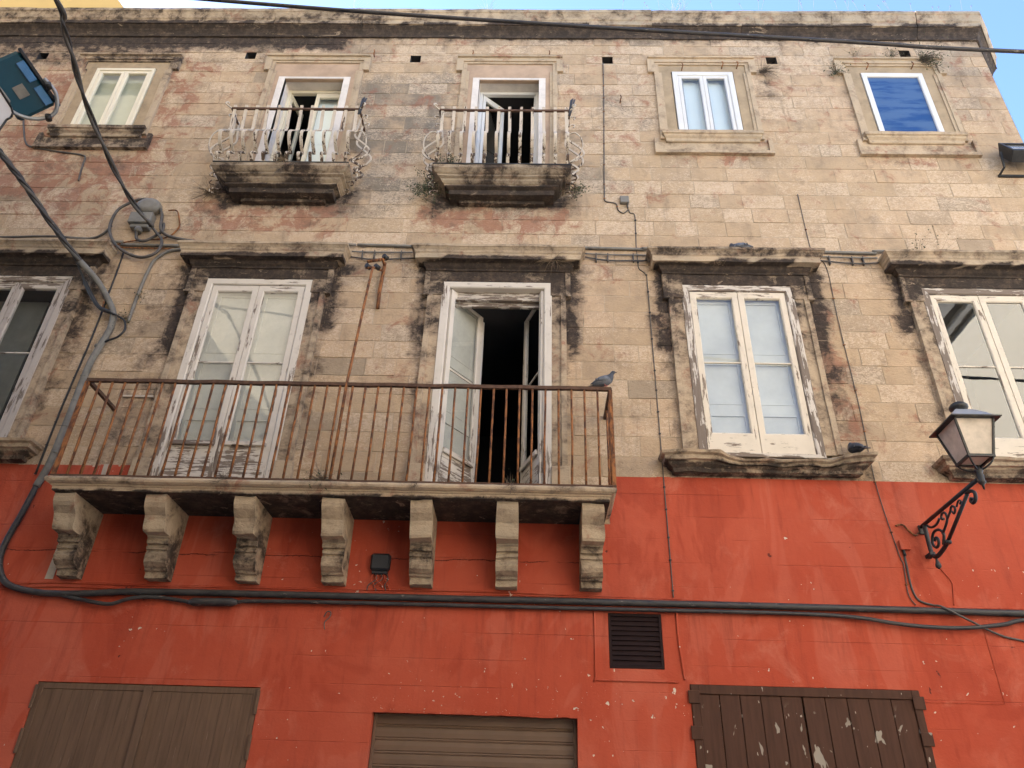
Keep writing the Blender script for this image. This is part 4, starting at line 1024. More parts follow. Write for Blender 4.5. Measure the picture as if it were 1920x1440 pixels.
for k in (0, 1, 2):
    mb = MB(); mb.tube([p + Vector((math.cos(i * .4 + k * 2.1) * .022, math.sin(i * .4 + k * 2.1) * .014, math.sin(i * .4 + k * 2.1) * .016)) for i, p in enumerate(sp)], .021 if k else .026, 6); mb.build('cable_strand', 'duct' if k == 1 else 'pipe', hb)
PG = [(-5.989, -.300, 8.126), (-5.80, -.15, 7.96), (-5.656, -.06, 7.778), (-5.50, -.05, 7.55), (-5.435, -.05, 7.38), (-5.427, -.05, 7.22), (-5.466, -.05, 6.987), (-5.52, -.05, 6.640), (-5.527, -.05, 5.941), (-5.544, -.05, 5.341), (-5.600, -.05, 5.026)]
sp = smooth(PG, 6); mb = MB(); mb.tube(sp, .041, 10); gp = mb.build('wall_pipe', 'greypipe')
tag(gp, 'bent pale grey pipe running down the wall beside the long balcony', 'pipe'); 
for z in (6.5, 6.15, 5.8, 5.45, 6.95):
    mb = MB(); mb.lathe((-5.525 + (.03 if z > 6.9 else 0), -.05, z), [(.042, -.012), (.045, -.008), (.045, .008), (.042, .012)], 10); mb.build('collar', 'greypipe', gp)
cable('dark_splice_cable', 'black taped cable splice bowed beside the bend of the grey wall pipe', 'cable', [(-6.05, -.33, 8.16), (-5.939, -.16, 7.931), (-5.824, -.12, 7.753), (-5.650, -.1, 7.537), (-5.483, -.1, 7.454), (-5.36, -.09, 7.40), (-5.258, -.08, 7.330), (-5.22, -.07, 7.204), (-5.270, -.07, 7.095), (-5.389, -.06, 7.035), (-5.52, -.04, 6.98)], [.014 if (i < 7 or i > 24) else .028 for i in range(61)], 'blackbox')
PB = [(-5.600, -.05, 5.026), (-5.646, -.05, 4.684), (-5.70, -.05, 4.374), (-5.690, -.05, 4.165), (-5.603, -.05, 3.992), (-5.468, -.05, 3.892), (-5.216, -.05, 3.835), (-4.924, -.05, 3.820), (-4.534, -.05, 3.835), (-4.089, -.05, 3.862), (-3, -.05, 3.868), (-1, -.05, 3.87), (1, -.05, 3.872), (3, -.05, 3.872), (5, -.05, 3.862), (7.2, -.05, 3.86)]
o = cable('black_conduit', 'thick black pipe sweeping down the left and running across the red wall', 'pipe', PB, .034, 'pipe', 10 and .62, 10, cm='pipe')
SG = [(-4.95, -.05, 3.812), (-4.868, -.05, 3.80), (-4.625, -.06, 3.755), (-4.359, -.06, 3.723), (-4.182, -.055, 3.78), (-4.046, -.05, 3.805), (-3.849, -.05, 3.806), (-3.587, -.05, 3.776), (-3.488, -.05, 3.765), (-3.053, -.05, 3.775), (-2.89, -.05, 3.79), (-2, -.05, 3.80), (0, -.05, 3.80), (2.0, -.05, 3.805), (2.6, -.05, 3.805), (3.1, -.05, 3.795), (3.415, -.055, 3.77), (3.721, -.06, 3.725), (4.032, -.06, 3.70), (4.403, -.06, 3.70), (4.789, -.055, 3.745), (5.07, -.05, 3.80), (6, -.05, 3.81), (7.2, -.05, 3.81)]
sc_ = cable('black_cable', 'black cable under the thick black pipe, sagging at both ends', 'cable', SG, .021, 'pipe', None, 8)
mb = MB(); mb.tube([(-3.53, -.06, 3.766), (-3.48, -.06, 3.766), (-3.08, -.06, 3.773), (-3.02, -.06, 3.776)], [.024, .042, .042, .024], 10); mb.build('joint_sleeve', 'pipe', sc_)
RT = [(-5.612, 3.925), (-5.051, 3.962), (-3.901, 3.952), (-2.6, 3.962), (-1.86, 3.957), (-.512, 3.956), (.6, 3.942), (2.25, 3.922), (3.337, 3.905), (5.069, 3.915), (7.2, 3.93)]
for k in range(4):
    pts = [(x, -.014, z - .02 * k * (1 if x < 1 else .6) + rnd.uniform(-.008, .008)) for x, z in RT]
    if k == 3: pts = [p for p in pts if p[0] < 1]
    cable('painted_cable', ('topmost', 'second from the top', 'third from the top', 'lowest, ending left of the vent grille')[k] + ' of the thin red cables above the black pipe', 'cable', pts, .009, 'red', .7 if k == 0 else None, 5, group='red painted cables above the black pipe', cm='red', res=8)
for i, (lab, pts) in enumerate((('grey conduit between the hoods of the grey window and white closed door', [(-5.72, -.03, 8.66), (-4.9, -.03, 8.66)]), ('grey conduit just left of the hood over the open door', [(-2.44, -.03, 8.715), (-1.66, -.03, 8.70)]), ('grey conduit just right of the hood over the open door', [(.68, -.03, 8.71), (1.50, -.03, 8.695)]), ('grey conduit between the two hoods on the right', [(3.80, -.03, 8.69), (4.60, -.03, 8.675)]))):
    mb = MB(); mb.tube(smooth([(p[0], p[1], p[2]) for p in pts], 6), .021, 8); tag(mb.build('grey_conduit', 'box'), lab, 'pipe', 'grey conduits between the window hoods')
for k, c in enumerate(WX):
    z = 8.57; lab = ('over the grey window', 'over the closed balcony door', 'over the open balcony door', 'over the window with panelled shutters', 'over the lantern window')[k]
    cable('hood_conduit', 'thin grey conduit lying along the hood ' + lab, 'pipe', [(c - 1.2, -.045, 8.70), (c - .6, -.05, 8.705), (c + .6, -.05, 8.705), (c + 1.2, -.045, 8.70)], .020, 'box', None, 7, group='conduits along the hoods')
for lab, pts in (('dark cable pair sagging between the hoods behind the rusty bracket', [(-2.50, -.03, 8.50), (-2.185, -.035, 8.455), (-1.62, -.03, 8.49)]), ('dark cable pair sagging right of the open door hood', [(.68, -.03, 8.55), (.987, -.035, 8.49), (1.53, -.03, 8.50)]), ('dark cable pair sagging between the two right hoods', [(3.80, -.03, 8.54), (4.254, -.035, 8.49), (4.60, -.03, 8.51)])):
    t_ = thing('sagging_cable', lab, 'cable', pts[0], 'dark cables between the window hoods')
    for k in (0, 1):
        sp = smooth([(p[0], p[1], p[2] + .095 * k + (0 if k == 0 else (8.5 - p[2]) * .7)) for p in pts], 6); mb = MB(); mb.tube(sp, .011, 6); o = mb.build('cable_strand', 'box' if k else 'duct', t_); 
        if k == 0: base = None
    for x in (pts[0][0] + .15, pts[1][0], pts[2][0] - .2):
        mb = MB(); mb.box(x - .007, x + .007, -.048, -.005, 8.47, 8.61); mb.build('clip', 'duct', t_)
V1 = [(1.062, -.012, 12.73), (1.05, -.012, 12), (1.02, -.012, 11), (.985, -.012, 9.80), (.99, -.012, 9.62), (1.06, -.012, 9.59), (1.143, -.012, 9.56), (1.17, -.012, 9.44), (1.24, -.012, 9.38), (1.31, -.012, 9.45)]
cable('wall_cable', 'thin cable dropping from the vent hole right of the plant balcony to a small box', 'cable', V1, .0085, 'duct', .27, 6)
V2 = [(1.32, -.012, 9.45), (1.33, -.012, 9.39), (1.396, -.012, 9.34), (1.392, -.012, 9.0), (1.385, -.012, 8.77), (1.39, -.02, 8.5), (1.40, -.012, 8.37), (1.48, -.012, 8.28), (1.495, -.012, 8.1), (1.497, -.012, 7), (1.499, -.012, 5.373), (1.50, -.014, 4.6), (1.50, -.014, 3.95)]
cable('wall_cable', 'thin clipped cable running down past the sill end to the black pipe', 'cable', V2, .0065, 'duct', .24, 6, cm='iron')
V3 = [(3.74, -.01, 9.791), (3.745, -.01, 8.8), (3.80, -.012, 8.6), (3.90, -.012, 8.412), (3.885, -.012, 7.573), (3.89, -.012, 6.312), (3.864, -.016, 5.307), (3.93, -.016, 4.5), (3.955, -.016, 4.35), (3.93, -.016, 4.05), (3.98, -.016, 3.93)]
cable('wall_cable', 'hairline cable falling beside the stained jamb and pigeon sill', 'cable', V3, .0055, 'duct', .55, 5)
cable('wall_cable', 'clipped dark cable behind the grey wall pipe on the left', 'cable', [(-5.66, -.012, 8.55), (-5.649, -.012, 8.279), (-5.647, -.012, 7.865), (-5.644, -.012, 7.2), (-5.67, -.012, 6.5), (-5.687, -.012, 6.0), (-5.69, -.012, 5.2)], .012, 'iron', .3, 6, cm='iron')
cable('wall_cable', 'grey conduit rising to the hood of the closed balcony door', 'cable', [(-4.86, -.025, 8.60), (-5.05, -.025, 8.55), (-5.18, -.025, 8.40), (-5.213, -.025, 8.239), (-5.239, -.025, 7.872), (-5.245, -.025, 7.35)], .022, 'box', None, 7)
cable('wall_wire', 'brown wire hooked under the cream top-floor window', 'wire', [(-8.3, -.015, 11.9), (-8.171, -.015, 11.558), (-8.0, -.015, 11.1), (-7.84, -.015, 10.74), (-7.70, -.015, 10.62), (-7.3, -.015, 10.53), (-6.90, -.015, 10.46), (-6.80, -.015, 10.40), (-6.78, -.015, 10.2), (-6.74, -.015, 9.91)], .013, 'duct', None, 6)
cable('wall_wire', 'dark wire looping from the red box below the lantern to the right edge', 'wire', [(3.99, -.016, 4.50), (3.985, -.016, 4.35), (3.98, -.016, 4.122), (4.02, -.016, 3.985), (4.151, -.03, 3.93), (4.20, -.09, 3.90), (4.390, -.10, 3.79), (4.722, -.03, 3.652), (4.993, -.016, 3.591), (6, -.016, 3.4)], .011, 'duct', None, 6)
cable('wall_wire', 'thin red wire on the wall under the lantern bracket', 'wire', [(4.328, -.012, 4.33), (4.41, -.012, 4.19), (4.40, -.012, 4.08), (4.371, -.012, 3.94)], .006, 'red', None, 5)
cable('painted_cable', 'red painted cable framing the vent grille on two sides', 'cable', [(.674, -.014, 3.80), (.674, -.014, 3.5), (.672, -.014, 3.14), (.69, -.014, 3.115), (1.106, -.014, 3.114), (1.482, -.014, 3.112)], .009, 'red', None, 5)
cable('painted_cable', 'red painted cable dropping right of the vent grille', 'cable', [(1.517, -.014, 3.80), (1.518, -.014, 3.52), (1.537, -.014, 3.262), (1.546, -.014, 3.137)], .012, 'red', None, 6)
mb = MB(); mb.box(4.60, 4.612, -.012, -.004, 3.0, 3.72); mb.box(3.85, 4.612, -.011, -.004, 2.99, 3.0); mb.build('plaster_edge', 'red', pal)
# boxes on the wall
jb = thing('junction_box', 'weathered grey junction boxes ringed by the cable coil', 'box', (-5.5, 0, 8.9))
mb = MB(); mb.box(-5.70, -5.38, -.13, 0, 9.0, 9.20, .012); mb.box(-5.66, -5.40, -.1, 0, 8.93, 9.0, .01); mb.build('lower_box', 'box', jb)
mb = MB(); mb.lathe((0, 0, 0), [(.15, 0), (.165, .02), (.165, .10), (.15, .13), (.09, .145)], 14); mb.v = [(-5.50 + p[0] * 1.05, -p[2], 9.34 + p[1] * .8) for p in mb.v]; mb.build('round_box', 'box', jb)
mb = MB(); mb.lathe((-5.53, -.07, 8.86), [(.05, 0), (.055, .04), (.045, .08)], 10); mb.build('cable_gland', 'box', jb)
bb = thing('junction_box', 'flat black box on the red wall between two corbels', 'box', (-1.58, 0, 4.14))
mb = MB(); mb.box(-1.69, -1.48, -.085, -.006, 4.145, 4.33, .022); mb.build('lid', 'blackbox', bb)
mb = MB(); mb.box(-1.67, -1.50, -.05, -.006, 4.115, 4.15, .006); mb.build('base', 'blackbox', bb)
for k, (xa, xb) in enumerate(((-1.65, -1.62), (-1.63, -1.70), (-1.60, -1.53), (-1.57, -1.60), (-1.54, -1.62), (-1.51, -1.50), (-1.53, -1.46))):
    mb = MB(); mb.tube(smooth([(xa, -.03, 4.12), (xa + rnd.uniform(-.03, .03), -.04, 4.06), (xb + rnd.uniform(-.03, .03), -.03, 4.0), (xb, -.02, 3.945)], 5), .006, 5); mb.build('lead', 'duct' if k % 2 else 'red', bb)
mb = MB(); mb.box(1.20, 1.325, -.06, 0, 9.55, 9.68, .008); sb_ = mb.build('junction_box', 'box'); tag(sb_, 'small grey box on the stone wall right of the plant balcony', 'box')
mb = MB(); mb.tube([(1.30, -.02, 9.55), (1.305, -.02, 9.47)], .012, 6); mb.build('lead', 'duct', sb_)
mb = MB(); mb.box(3.955, 4.06, -.05, -.006, 4.515, 4.62, .003); rb_ = mb.build('junction_box', 'red'); tag(rb_, 'small red painted box left of the lantern bracket', 'box')
mb = MB(); mb.tube([(3.985, -.03, 4.515), (3.99, -.03, 4.45)], .014, 6); mb.build('lead', 'iron', rb_)
cable('wire_stub', 'small loose loop of wire on the red wall above the roller shutter', 'wire', [(-2.11, -.01, 3.66), (-2.08, -.03, 3.71), (-2.04, -.03, 3.70), (-2.05, -.03, 3.65), (-2.09, -.03, 3.60), (-2.08, -.03, 3.53)], .006, 'duct', None, 5)
# white cable cover left of the closed balcony door
mb = MB(); mb.box(-4.98, -4.605, -.03, -.004, 6.235, 6.262, .003); tag(mb.build('cable_cover', 'strip'), 'short pale ledge strip on the wall left of the closed balcony door', 'trim')

# ================================================================== LAMPS
LX, LY = 4.24, -1.30
ln = thing('street_lantern', 'black four-sided street lantern on a scrolled wall bracket', 'lantern', (LX, -.02, 4.35))
mb = MB(); mb.tube([(LX, .0, 4.782), (LX, -1.25, 4.785)], .021, 8); mb.build('bracket_arm', 'iron', ln)
def yz(pts, r, n=7): m_ = MB(); m_.tube(smooth([(LX, -d, z) for d, z in pts], 6), r, n); return m_
yz([(.10, 4.775), (.09, 4.6), (.10, 4.45), (.17, 4.40), (.27, 4.405), (.38, 4.43), (.47, 4.46)], .023).build('lower_strut', 'iron', ln)
mb = MB(); mb.tube([(LX, -.45, 4.455), (LX, -1.02, 4.735)], .019, 7); mb.build('lower_strut', 'iron', ln)
mb = MB(); mb.lathe((LX, -.46, 4.44), [(.02, -.01), (.034, 0), (.034, .02), (.02, .035)], 8); mb.build('collar', 'iron', ln)
yz([(1.0, 4.745), (1.09, 4.735), (1.14, 4.69), (1.12, 4.635), (1.07, 4.62), (1.045, 4.65), (1.07, 4.675)], .018).build('scroll', 'iron', ln)
yz([(.36, 4.46), (.42, 4.55), (.36, 4.62), (.26, 4.64), (.19, 4.60), (.17, 4.53), (.22, 4.48), (.28, 4.50), (.29, 4.55), (.25, 4.575), (.22, 4.55)], .015).build('scroll', 'iron', ln)
yz([(.13, 4.77), (.22, 4.70), (.34, 4.69), (.42, 4.72)], .013).build('scroll', 'iron', ln)
yz([(.40, 4.56), (.48, 4.60), (.56, 4.66), (.55, 4.73), (.48, 4.74), (.46, 4.70), (.50, 4.685)], .013).build('scroll', 'iron', ln)
yz([(.56, 4.66), (.64, 4.70), (.70, 4.74), (.75, 4.70), (.71, 4.66), (.68, 4.69)], .012).build('scroll', 'iron', ln)
yz([(.78, 4.70), (.84, 4.74), (.88, 4.72), (.85, 4.70)], .010).build('scroll', 'iron', ln)
mb = MB(); mb.lathe((LX, -.16, 4.27), [(.006, -.0), (.028, .02), (.03, .045), (.018, .075), (.012, .10), (.016, .13)], 10); mb.build('drop_finial', 'iron', ln)
mb = MB(); mb.box(LX - .03, LX + .03, -.12, .0, 4.43, 4.47, .004); mb.box(LX - .03, LX + .03, -.03, .0, 4.70, 4.80, .004); mb.build('wall_fixing', 'iron', ln)
mb = MB(); mb.lathe((LX, LY, 4.66), [(.008, 0), (.012, .04), (.03, .06), (.038, .075), (.03, .09), (.034, .14), (.028, .16), (.04, .18), (.04, .195), (.025, .21), (.02, .23)], 12); mb.build('post', 'iron', ln)
b0, b1, zb_, zt_ = .115, .185, 4.955, 5.335
for sx in (-1, 1):
    for sy in (-1, 1):
        mb = MB(); mb.tube([(LX + sx * b0, LY + sy * b0, zb_), (LX + sx * b1, LY + sy * b1, zt_)], .013, 4, sq=True); mb.build('corner_bar', 'iron', ln)
        mb = MB(); mb.tube(smooth([(LX + sx * b0, LY + sy * b0, zb_ - .005), (LX + sx * .085, LY + sy * .085, zb_ - .06), (LX + sx * .03, LY + sy * .03, zb_ - .10), (LX, LY, zb_ - .09)], 4), .010, 5); mb.build('cradle_bar', 'iron', ln)
mb = MB()
for q in ((LX - b0 - .012, LX + b0 + .012, LY - b0 - .012, LY - b0 + .01), (LX - b0 - .012, LX + b0 + .012, LY + b0 - .01, LY + b0 + .012), (LX - b0 - .012, LX - b0 + .01, LY - b0 + .011, LY + b0 - .011), (LX + b0 - .01, LX + b0 + .012, LY - b0 + .011, LY + b0 - .011)): mb.box(q[0], q[1], q[2], q[3], zb_ - .012, zb_ + .014)
mb.build('base_ring', 'iron', ln)
for k in range(4):
    R_ = Matrix.Rotation(k * math.pi / 2, 3, 'Z'); mb = MB()
    mb.box(-1, 1, 0, .006, 0, 1)
    mb.v = [tuple(R_ @ Vector((p[0] * (b0 + (b1 - b0) * p[2] - .008), -(b0 + (b1 - b0) * p[2] - .004) + p[1], 0)) + Vector((LX, LY, zb_ + .01 + p[2] * (zt_ - zb_ - .01)))) for p in mb.v]
    mb.build('frosted_pane', 'frost', ln)
mb = MB(); mb.quad(*[(LX + x * .10, LY + y * .10, zb_ + .004) for x, y in ((-1, -1), (1, -1), (1, 1), (-1, 1))]); mb.build('frosted_pane', 'frost', ln)
ev = .238
mb = MB(); mb.lathe((LX, LY, 5.32), [(ev * 1.4142, 0), (ev * 1.4142, .012), (.185 * 1.4142, .045), (.175 * 1.4142, .04)], 4, sq=True); mb.build('eave', 'iron', ln)
mb = MB(); mb.lathe((LX, LY, 5.362), [(.188 * 1.4142, 0), (.15 * 1.4142, .05), (.095 * 1.4142, .105), (.06 * 1.4142, .13)], 4, sq=True); mb.build('roof_cap', 'tin', ln)
mb = MB(); mb.lathe((LX, LY, 5.485), [(.05, 0), (.055, .02), (.075, .03), (.088, .045), (.088, .065), (.07, .075), (.072, .085), (.05, .10), (.01, .105)], 16); mb.build('finial', 'iron', ln)
mb = MB(); mb.tube(smooth([(LX - .02, -.0, 4.74), (LX - .09, -.03, 4.68), (LX - .15, -.03, 4.74), (LX - .20, -.03, 4.80), (LX - .27, -.02, 4.79)], 5), .011, 6); mb.build('supply_cable', 'rust', ln)

# floodlight on the right
fl = thing('floodlight', 'black floodlight with pale reflector at the right edge of the wall', 'floodlight', (7.0, 0, 10.2))
RX = Matrix.Rotation(math.radians(-28), 3, 'X'); org = Vector((7.02, -.20, 10.48))
def tilt(mb): mb.v = [tuple(RX @ Vector(p) + org) for p in mb.v]; return mb
mb = MB()
W_ = .27
ring = [[(-W_ * .8, .10, -.17), (W_ * .8, .10, -.17), (W_ * .8, .10, .17), (-W_ * .8, .10, .17)], [(-W_, -.07, -.21), (W_, -.07, -.21), (W_, -.07, .21), (-W_, -.07, .21)]]
mb.v = ring[0] + ring[1]; mb.f = [(3, 2, 1, 0)] + [(i, (i + 1) % 4, 4 + (i + 1) % 4, 4 + i) for i in range(4)]; mb.sm = [False] * 5
tilt(mb).build('housing', 'iron', fl)
mb = MB(); mb.box(-W_, W_, -.085, -.068, .17, .21); mb.box(-W_, W_, -.085, -.068, -.21, -.12); mb.box(-W_, -W_ + .04, -.085, -.068, -.12, .17); mb.box(W_ - .04, W_, -.085, -.068, -.12, .17); tilt(mb).build('rim', 'iron', fl)
mb = MB(); mb.box(-W_ + .04, W_ - .04, -.06, -.05, .0, .17); mb.quad((-W_ + .04, -.06, 0), (W_ - .04, -.06, 0), (W_ - .04, .03, -.08), (-W_ + .04, .03, -.08)); mb.quad((-W_ + .04, .03, -.08), (W_ - .04, .03, -.08), (W_ - .04, -.05, -.12), (-W_ + .04, -.05, -.12)); tilt(mb).build('reflector', 'lens', fl)
for x in (6.70, 7.30):
    mb = MB(); mb.tube([(x, -.005, 10.2), (x, -.16, 10.22), (x, -.20, 10.48)], .017, 4, sq=True); mb.build('bracket_arm', 'iron', fl)
mb = MB(); mb.box(6.68, 7.26, -.03, -.006, 10.17, 10.21); mb.build('mounting_bar', 'iron', fl)

# projector lamp hung out on the left
U = Vector((.592, .0, -.706)).normalized(); 
Bv = Vector((-6.581, -2.0, 10.169)); Cv = Vector((-5.989, -2.0, 9.463)); Dv = Vector((-6.072, -2.0, 9.146)); Av = Vector((-6.76, -2.0, 9.952))
pj = thing('projector_lamp', 'teal lamp housing with a white end plate at the left edge', 'lamp', (-6.6, -2.0, 9.6))
view = (Vector((-6.4, -2, 9.6)) - Vector((0, -8, 1.6))).normalized()
ux = (Cv - Bv).normalized(); ux = (ux - view * ux.dot(view)).normalized(); vy = view.cross(ux).normalized()
if vy.z > 0: vy = -vy
dist = (Vector((-6.4, -2, 9.6)) - Vector((0, -8, 1.6))).length; pxs = dist / 1442
cpx = lambda x, y: Vector((0, -8, 1.6)) + (R3 @ Vector(((x - 960) / 1442, -(y - 720) / 1442, -1))).normalized() * dist
o0 = cpx(38, 92)
def L3(a, b, c): return tuple(o0 + ux * a * pxs + vy * b * pxs + view * c * pxs)
def lbox(mb, a0, a1, b0, b1, c0, c1, bev=0.0):
    t = MB(); t.box(a0, a1, b0, b1, c0, c1, bev); n = len(mb.v); mb.v += [L3(*p) for p in t.v]; mb.f += [tuple(n + i for i in f) for f in t.f]; mb.sm += t.sm; return mb
lbox(MB(), 0, 84, 3, 62, 0, 55, 4).build('housing', 'teal', pj)
lbox(MB(), -2, 88, -2, 3, -4, 58, 1).build('cooling_lid', 'iron', pj)
lbox(MB(), 14, 44, 5, 17, -3, -.2, 1).build('lens', 'bluegl', pj)
lbox(MB(), 52, 80, 5, 17, -3, -.2, 1).build('lens', 'bluegl', pj)
lbox(MB(), 40, 58, 26, 42, -1.5, -.2).build('rating_plate', 'box', pj)
lbox(MB(), 24, 56, 54, 64, -5, -.2, 2).build('bracket_plate', 'box', pj)
mb = MB(); mb.tube(smooth([L3(46, -4, -6), L3(70, -6, -8), L3(92, 10, -8), L3(92, 34, -8), L3(76, 56, -8), L3(48, 68, -8), L3(26, 66, -8)], 6), 3.0 * pxs, 7); mb.build('yoke', 'steel', pj)
for a_, b_ in ((56, -5), (94, 22)): mb = MB(); mb.tube([L3(a_ - 3, b_, -12), L3(a_ + 5, b_ + 3, -8)], 4.5 * pxs, 8); mb.build('knob', 'iron', pj)
# white plate, rounded towards us
mb = MB(); P0 = [(-40, 51), (62, 58.5), (69, 61), (73.5, 67), (73.5, 74), (94, 117), (60, 160), (-40, 160)]
f_ = [L3(a_, b_, -16) for a_, b_ in P0]; k_ = [L3(a_, b_, 2) for a_, b_ in P0]; n = len(P0)
mb.v = f_ + k_; mb.f = [tuple(range(n)), tuple(range(2 * n - 1, n - 1, -1))] + [(i, n + i, n + (i + 1) % n, (i + 1) % n) for i in range(n)]; mb.sm = [False] * len(mb.f)
mb.build('end_plate', 'white', pj)
mb = MB(); 
for i in range(n - 1): mb.tube([Vector(f_[i]), Vector(f_[i + 1])], 1.6 * pxs, 5)
mb.build('plate_seal', 'iron', pj)
mb = MB(); mb.tube([L3(-40, 90, 10), (-7.6, -1.4, 9.4), (-8.8, 0, 9.3)], .03, 8); mb.build('support_arm', 'iron', pj)

# ================================================================== PIGEONS
def pigeon(name, label, loc, yaw, pitch, sleeping=False, dark=False, scale=1.0):
    t = thing(name, label, 'pigeon', loc, 'pigeons on the facade')
    Rm = Matrix.Rotation(yaw, 3, 'Z') @ Matrix.Rotation(-pitch, 3, 'Y'); org = Vector(loc)
    def put(mb, nm, mat): mb.v = [tuple(Rm @ (Vector(p) * scale) + org) for p in mb.v]; return mb.build(nm, mat, t)
    # loft: x along body, (x, z, half width, half height)
    sec = [(-.135, .045, .012, .008), (-.11, .055, .035, .022), (-.07, .070, .056, .045), (-.02, .082, .066, .060), (.03, .092, .064, .064), (.065, .108, .052, .056), (.085, .130, .038, .040)]
    if sleeping: sec += [(.088, .150, .030, .030), (.086, .165, .024, .022), (.085, .178, .01, .008)]
    else: sec += [(.098, .152, .027, .026), (.108, .170, .023, .022), (.122, .182, .022, .022), (.138, .184, .016, .016), (.146, .182, .006, .006)]
    n = 12; mb = MB()
    for i, (x, z, w_, h_) in enumerate(sec):
        tx = sec[min(i + 1, len(sec) - 1)][0] - sec[max(i - 1, 0)][0]; tz = sec[min(i + 1, len(sec) - 1)][1] - sec[max(i - 1, 0)][1]; l = math.hypot(tx, tz)
        for k in range(n):
            an = 2 * math.pi * k / n; u, v_ = math.cos(an) * w_, math.sin(an) * h_; mb.v.append((x - tz / l * v_, u, z + tx / l * v_))
    for i in range(len(sec) - 1):
        for k in range(n): a_, b_ = i * n + k, i * n + (k + 1) % n; mb.f.append((a_, b_, b_ + n, a_ + n)); mb.sm.append(True)
    mb.f += [tuple(range(n))[::-1], tuple((len(sec) - 1) * n + k for k in range(n))]; mb.sm += [False, False]
    body = put(mb, 'body', 'pdark' if dark else 'pgrey')
    if not dark:
        body.data.materials.append(M['pdark'])
        for p in body.data.polygons:
            if p.index >= 5 * n: p.material_index = 1
    for s_ in (-1, 1):
        mb = MB(); W = [(.055, .105, .055), (.02, .120, .066), (-.04, .112, .066), (-.09, .088, .052), (-.15, .058, .03)]; L = [(.055, .075, .060), (.02, .060, .068), (-.04, .062, .066), (-.09, .062, .05), (-.15, .052, .026)]
        for a_, b_ in zip(W, L): mb.v += [(a_[0], s_ * a_[2], a_[1]), (b_[0], s_ * (b_[2] + .004), b_[1]), (a_[0], s_ * (a_[2] - .012), a_[1]), (b_[0], s_ * (b_[2] - .012), b_[1])]
        for i in range(4):
            q = i * 4; mb.f += [(q, q + 1, q + 5, q + 4), (q + 2, q + 6, q + 7, q + 3), (q, q + 4, q + 6, q + 2), (q + 1, q + 3, q + 7, q + 5)]; mb.sm += [True] * 4
        mb.f += [(0, 2, 3, 1), (16, 17, 19, 18)]; mb.sm += [False] * 2
        put(mb, 'wing', 'pdark' if dark else 'pgrey')
        for bx0 in (-.085, -.055):
            mb = MB(); mb.box(bx0, bx0 + .014, min(s_ * .063, s_ * .071), max(s_ * .063, s_ * .071), .066, .094); put(mb, 'wing_bar', 'pdark')
        mb = MB(); mb.tube([(.01, s_ * .022, .035), (.018, s_ * .024, 0)], .005, 6); mb.tube([(.018, s_ * .024, .003), (.045, s_ * .03, .002)], .0035, 5); mb.tube([(.018, s_ * .024, .003), (.04, s_ * .012, .002)], .0035, 5); mb.tube([(.018, s_ * .024, .003), (-.004, s_ * .026, .002)], .0035, 5); put(mb, 'foot', 'claw')
        if not sleeping: mb = MB(); mb.lathe((.125, s_ * .020, .183), [(.0015, 0), (.004, .002), (.004, .005), (.0015, .007)], 7); put(mb, 'eye', 'beak')
    mb = MB(); mb.box(-.215, -.10, -.028, .028, .032, .042, .003); mb.v = [(p[0], p[1] * (1.25 if p[0] < -.16 else .8), p[2] + (p[0] + .1) * .25 + .012) for p in mb.v]; put(mb, 'tail', 'pdark')
    if not sleeping: mb = MB(); mb.tube([(.142, 0, .182), (.160, 0, .178), (.168, 0, .172)], [.006, .0045, .001], 6); put(mb, 'beak', 'beak')
    return t
pigeon('pigeon', 'grey pigeon perched at the right end of the rusty balcony rail', (.80, -.66, ZR + .02), math.radians(-12), math.radians(4), scale=.98)
pigeon('pigeon', 'pigeon lying low on the hood above the panelled-shutter window', (2.75, -.16, 8.53), math.radians(172), math.radians(-6), sleeping=True, scale=1.1)
pigeon('pigeon', 'dark pigeon huddled on the right end of the worn sill', (3.66, -.16, 5.56), math.radians(100), math.radians(8), sleeping=True, dark=True, scale=1.05)

# ================================================================== PLANTS ON THE WALL
def tuft(name, label, loc, n, L, spread, droop, mat, r=.003, bias=(0, -.3, .3), leaves=0, group='plants growing out of the wall'):
    t = thing(name, label, 'plant', loc, group); mb = MB(); lf = MB(); o = Vector(loc)
    for i in range(n):
        d = Vector((rnd.gauss(0, spread), rnd.gauss(0, spread * .6), rnd.gauss(0, spread))) + Vector(bias); d.y = -abs(d.y); d.normalize()
        l = L * rnd.uniform(.45, 1.1); p = o + Vector((rnd.gauss(0, .02), 0, rnd.gauss(0, .015))); pts = [p]; 
        for k in range(4): d = (d + Vector((rnd.gauss(0, .16), rnd.gauss(0, .1), rnd.gauss(0, .16) - droop))).normalized(); p = p + d * l / 4; pts.append(p)
        mb.tube(pts, [r * (1 - .2 * k) for k in range(5)], 3, cap=False)
        for k in range(leaves):
            q = pts[0].lerp(pts[-1], .2 + .8 * rnd.random()) if False else pts[min(4, 1 + int(rnd.random() * 4))] + Vector((rnd.gauss(0, .02), rnd.gauss(0, .02), rnd.gauss(0, .02)))
            a_ = Vector((rnd.gauss(0, 1), rnd.gauss(0, 1), rnd.gauss(0, 1))).normalized(); b_ = a_.cross(Vector((rnd.random(), rnd.random(), rnd.random()))).normalized(); s_ = rnd.uniform(.008, .017)
            lf.quad(q - a_ * s_, q + b_ * s_ * .55, q + a_ * s_, q - b_ * s_ * .55)
    mb.build('stems', mat, t, kind='stuff')
    if leaves: lf.build('leaves', 'leaf', t, kind='stuff')
    return t
tuft('wall_plant', 'green leafy plant sprouting at the left end of the small balcony', (-1.50, -.12, 9.72), 46, .34, .55, .16, 'dry', .003, (-.55, -.35, -.1), 16)
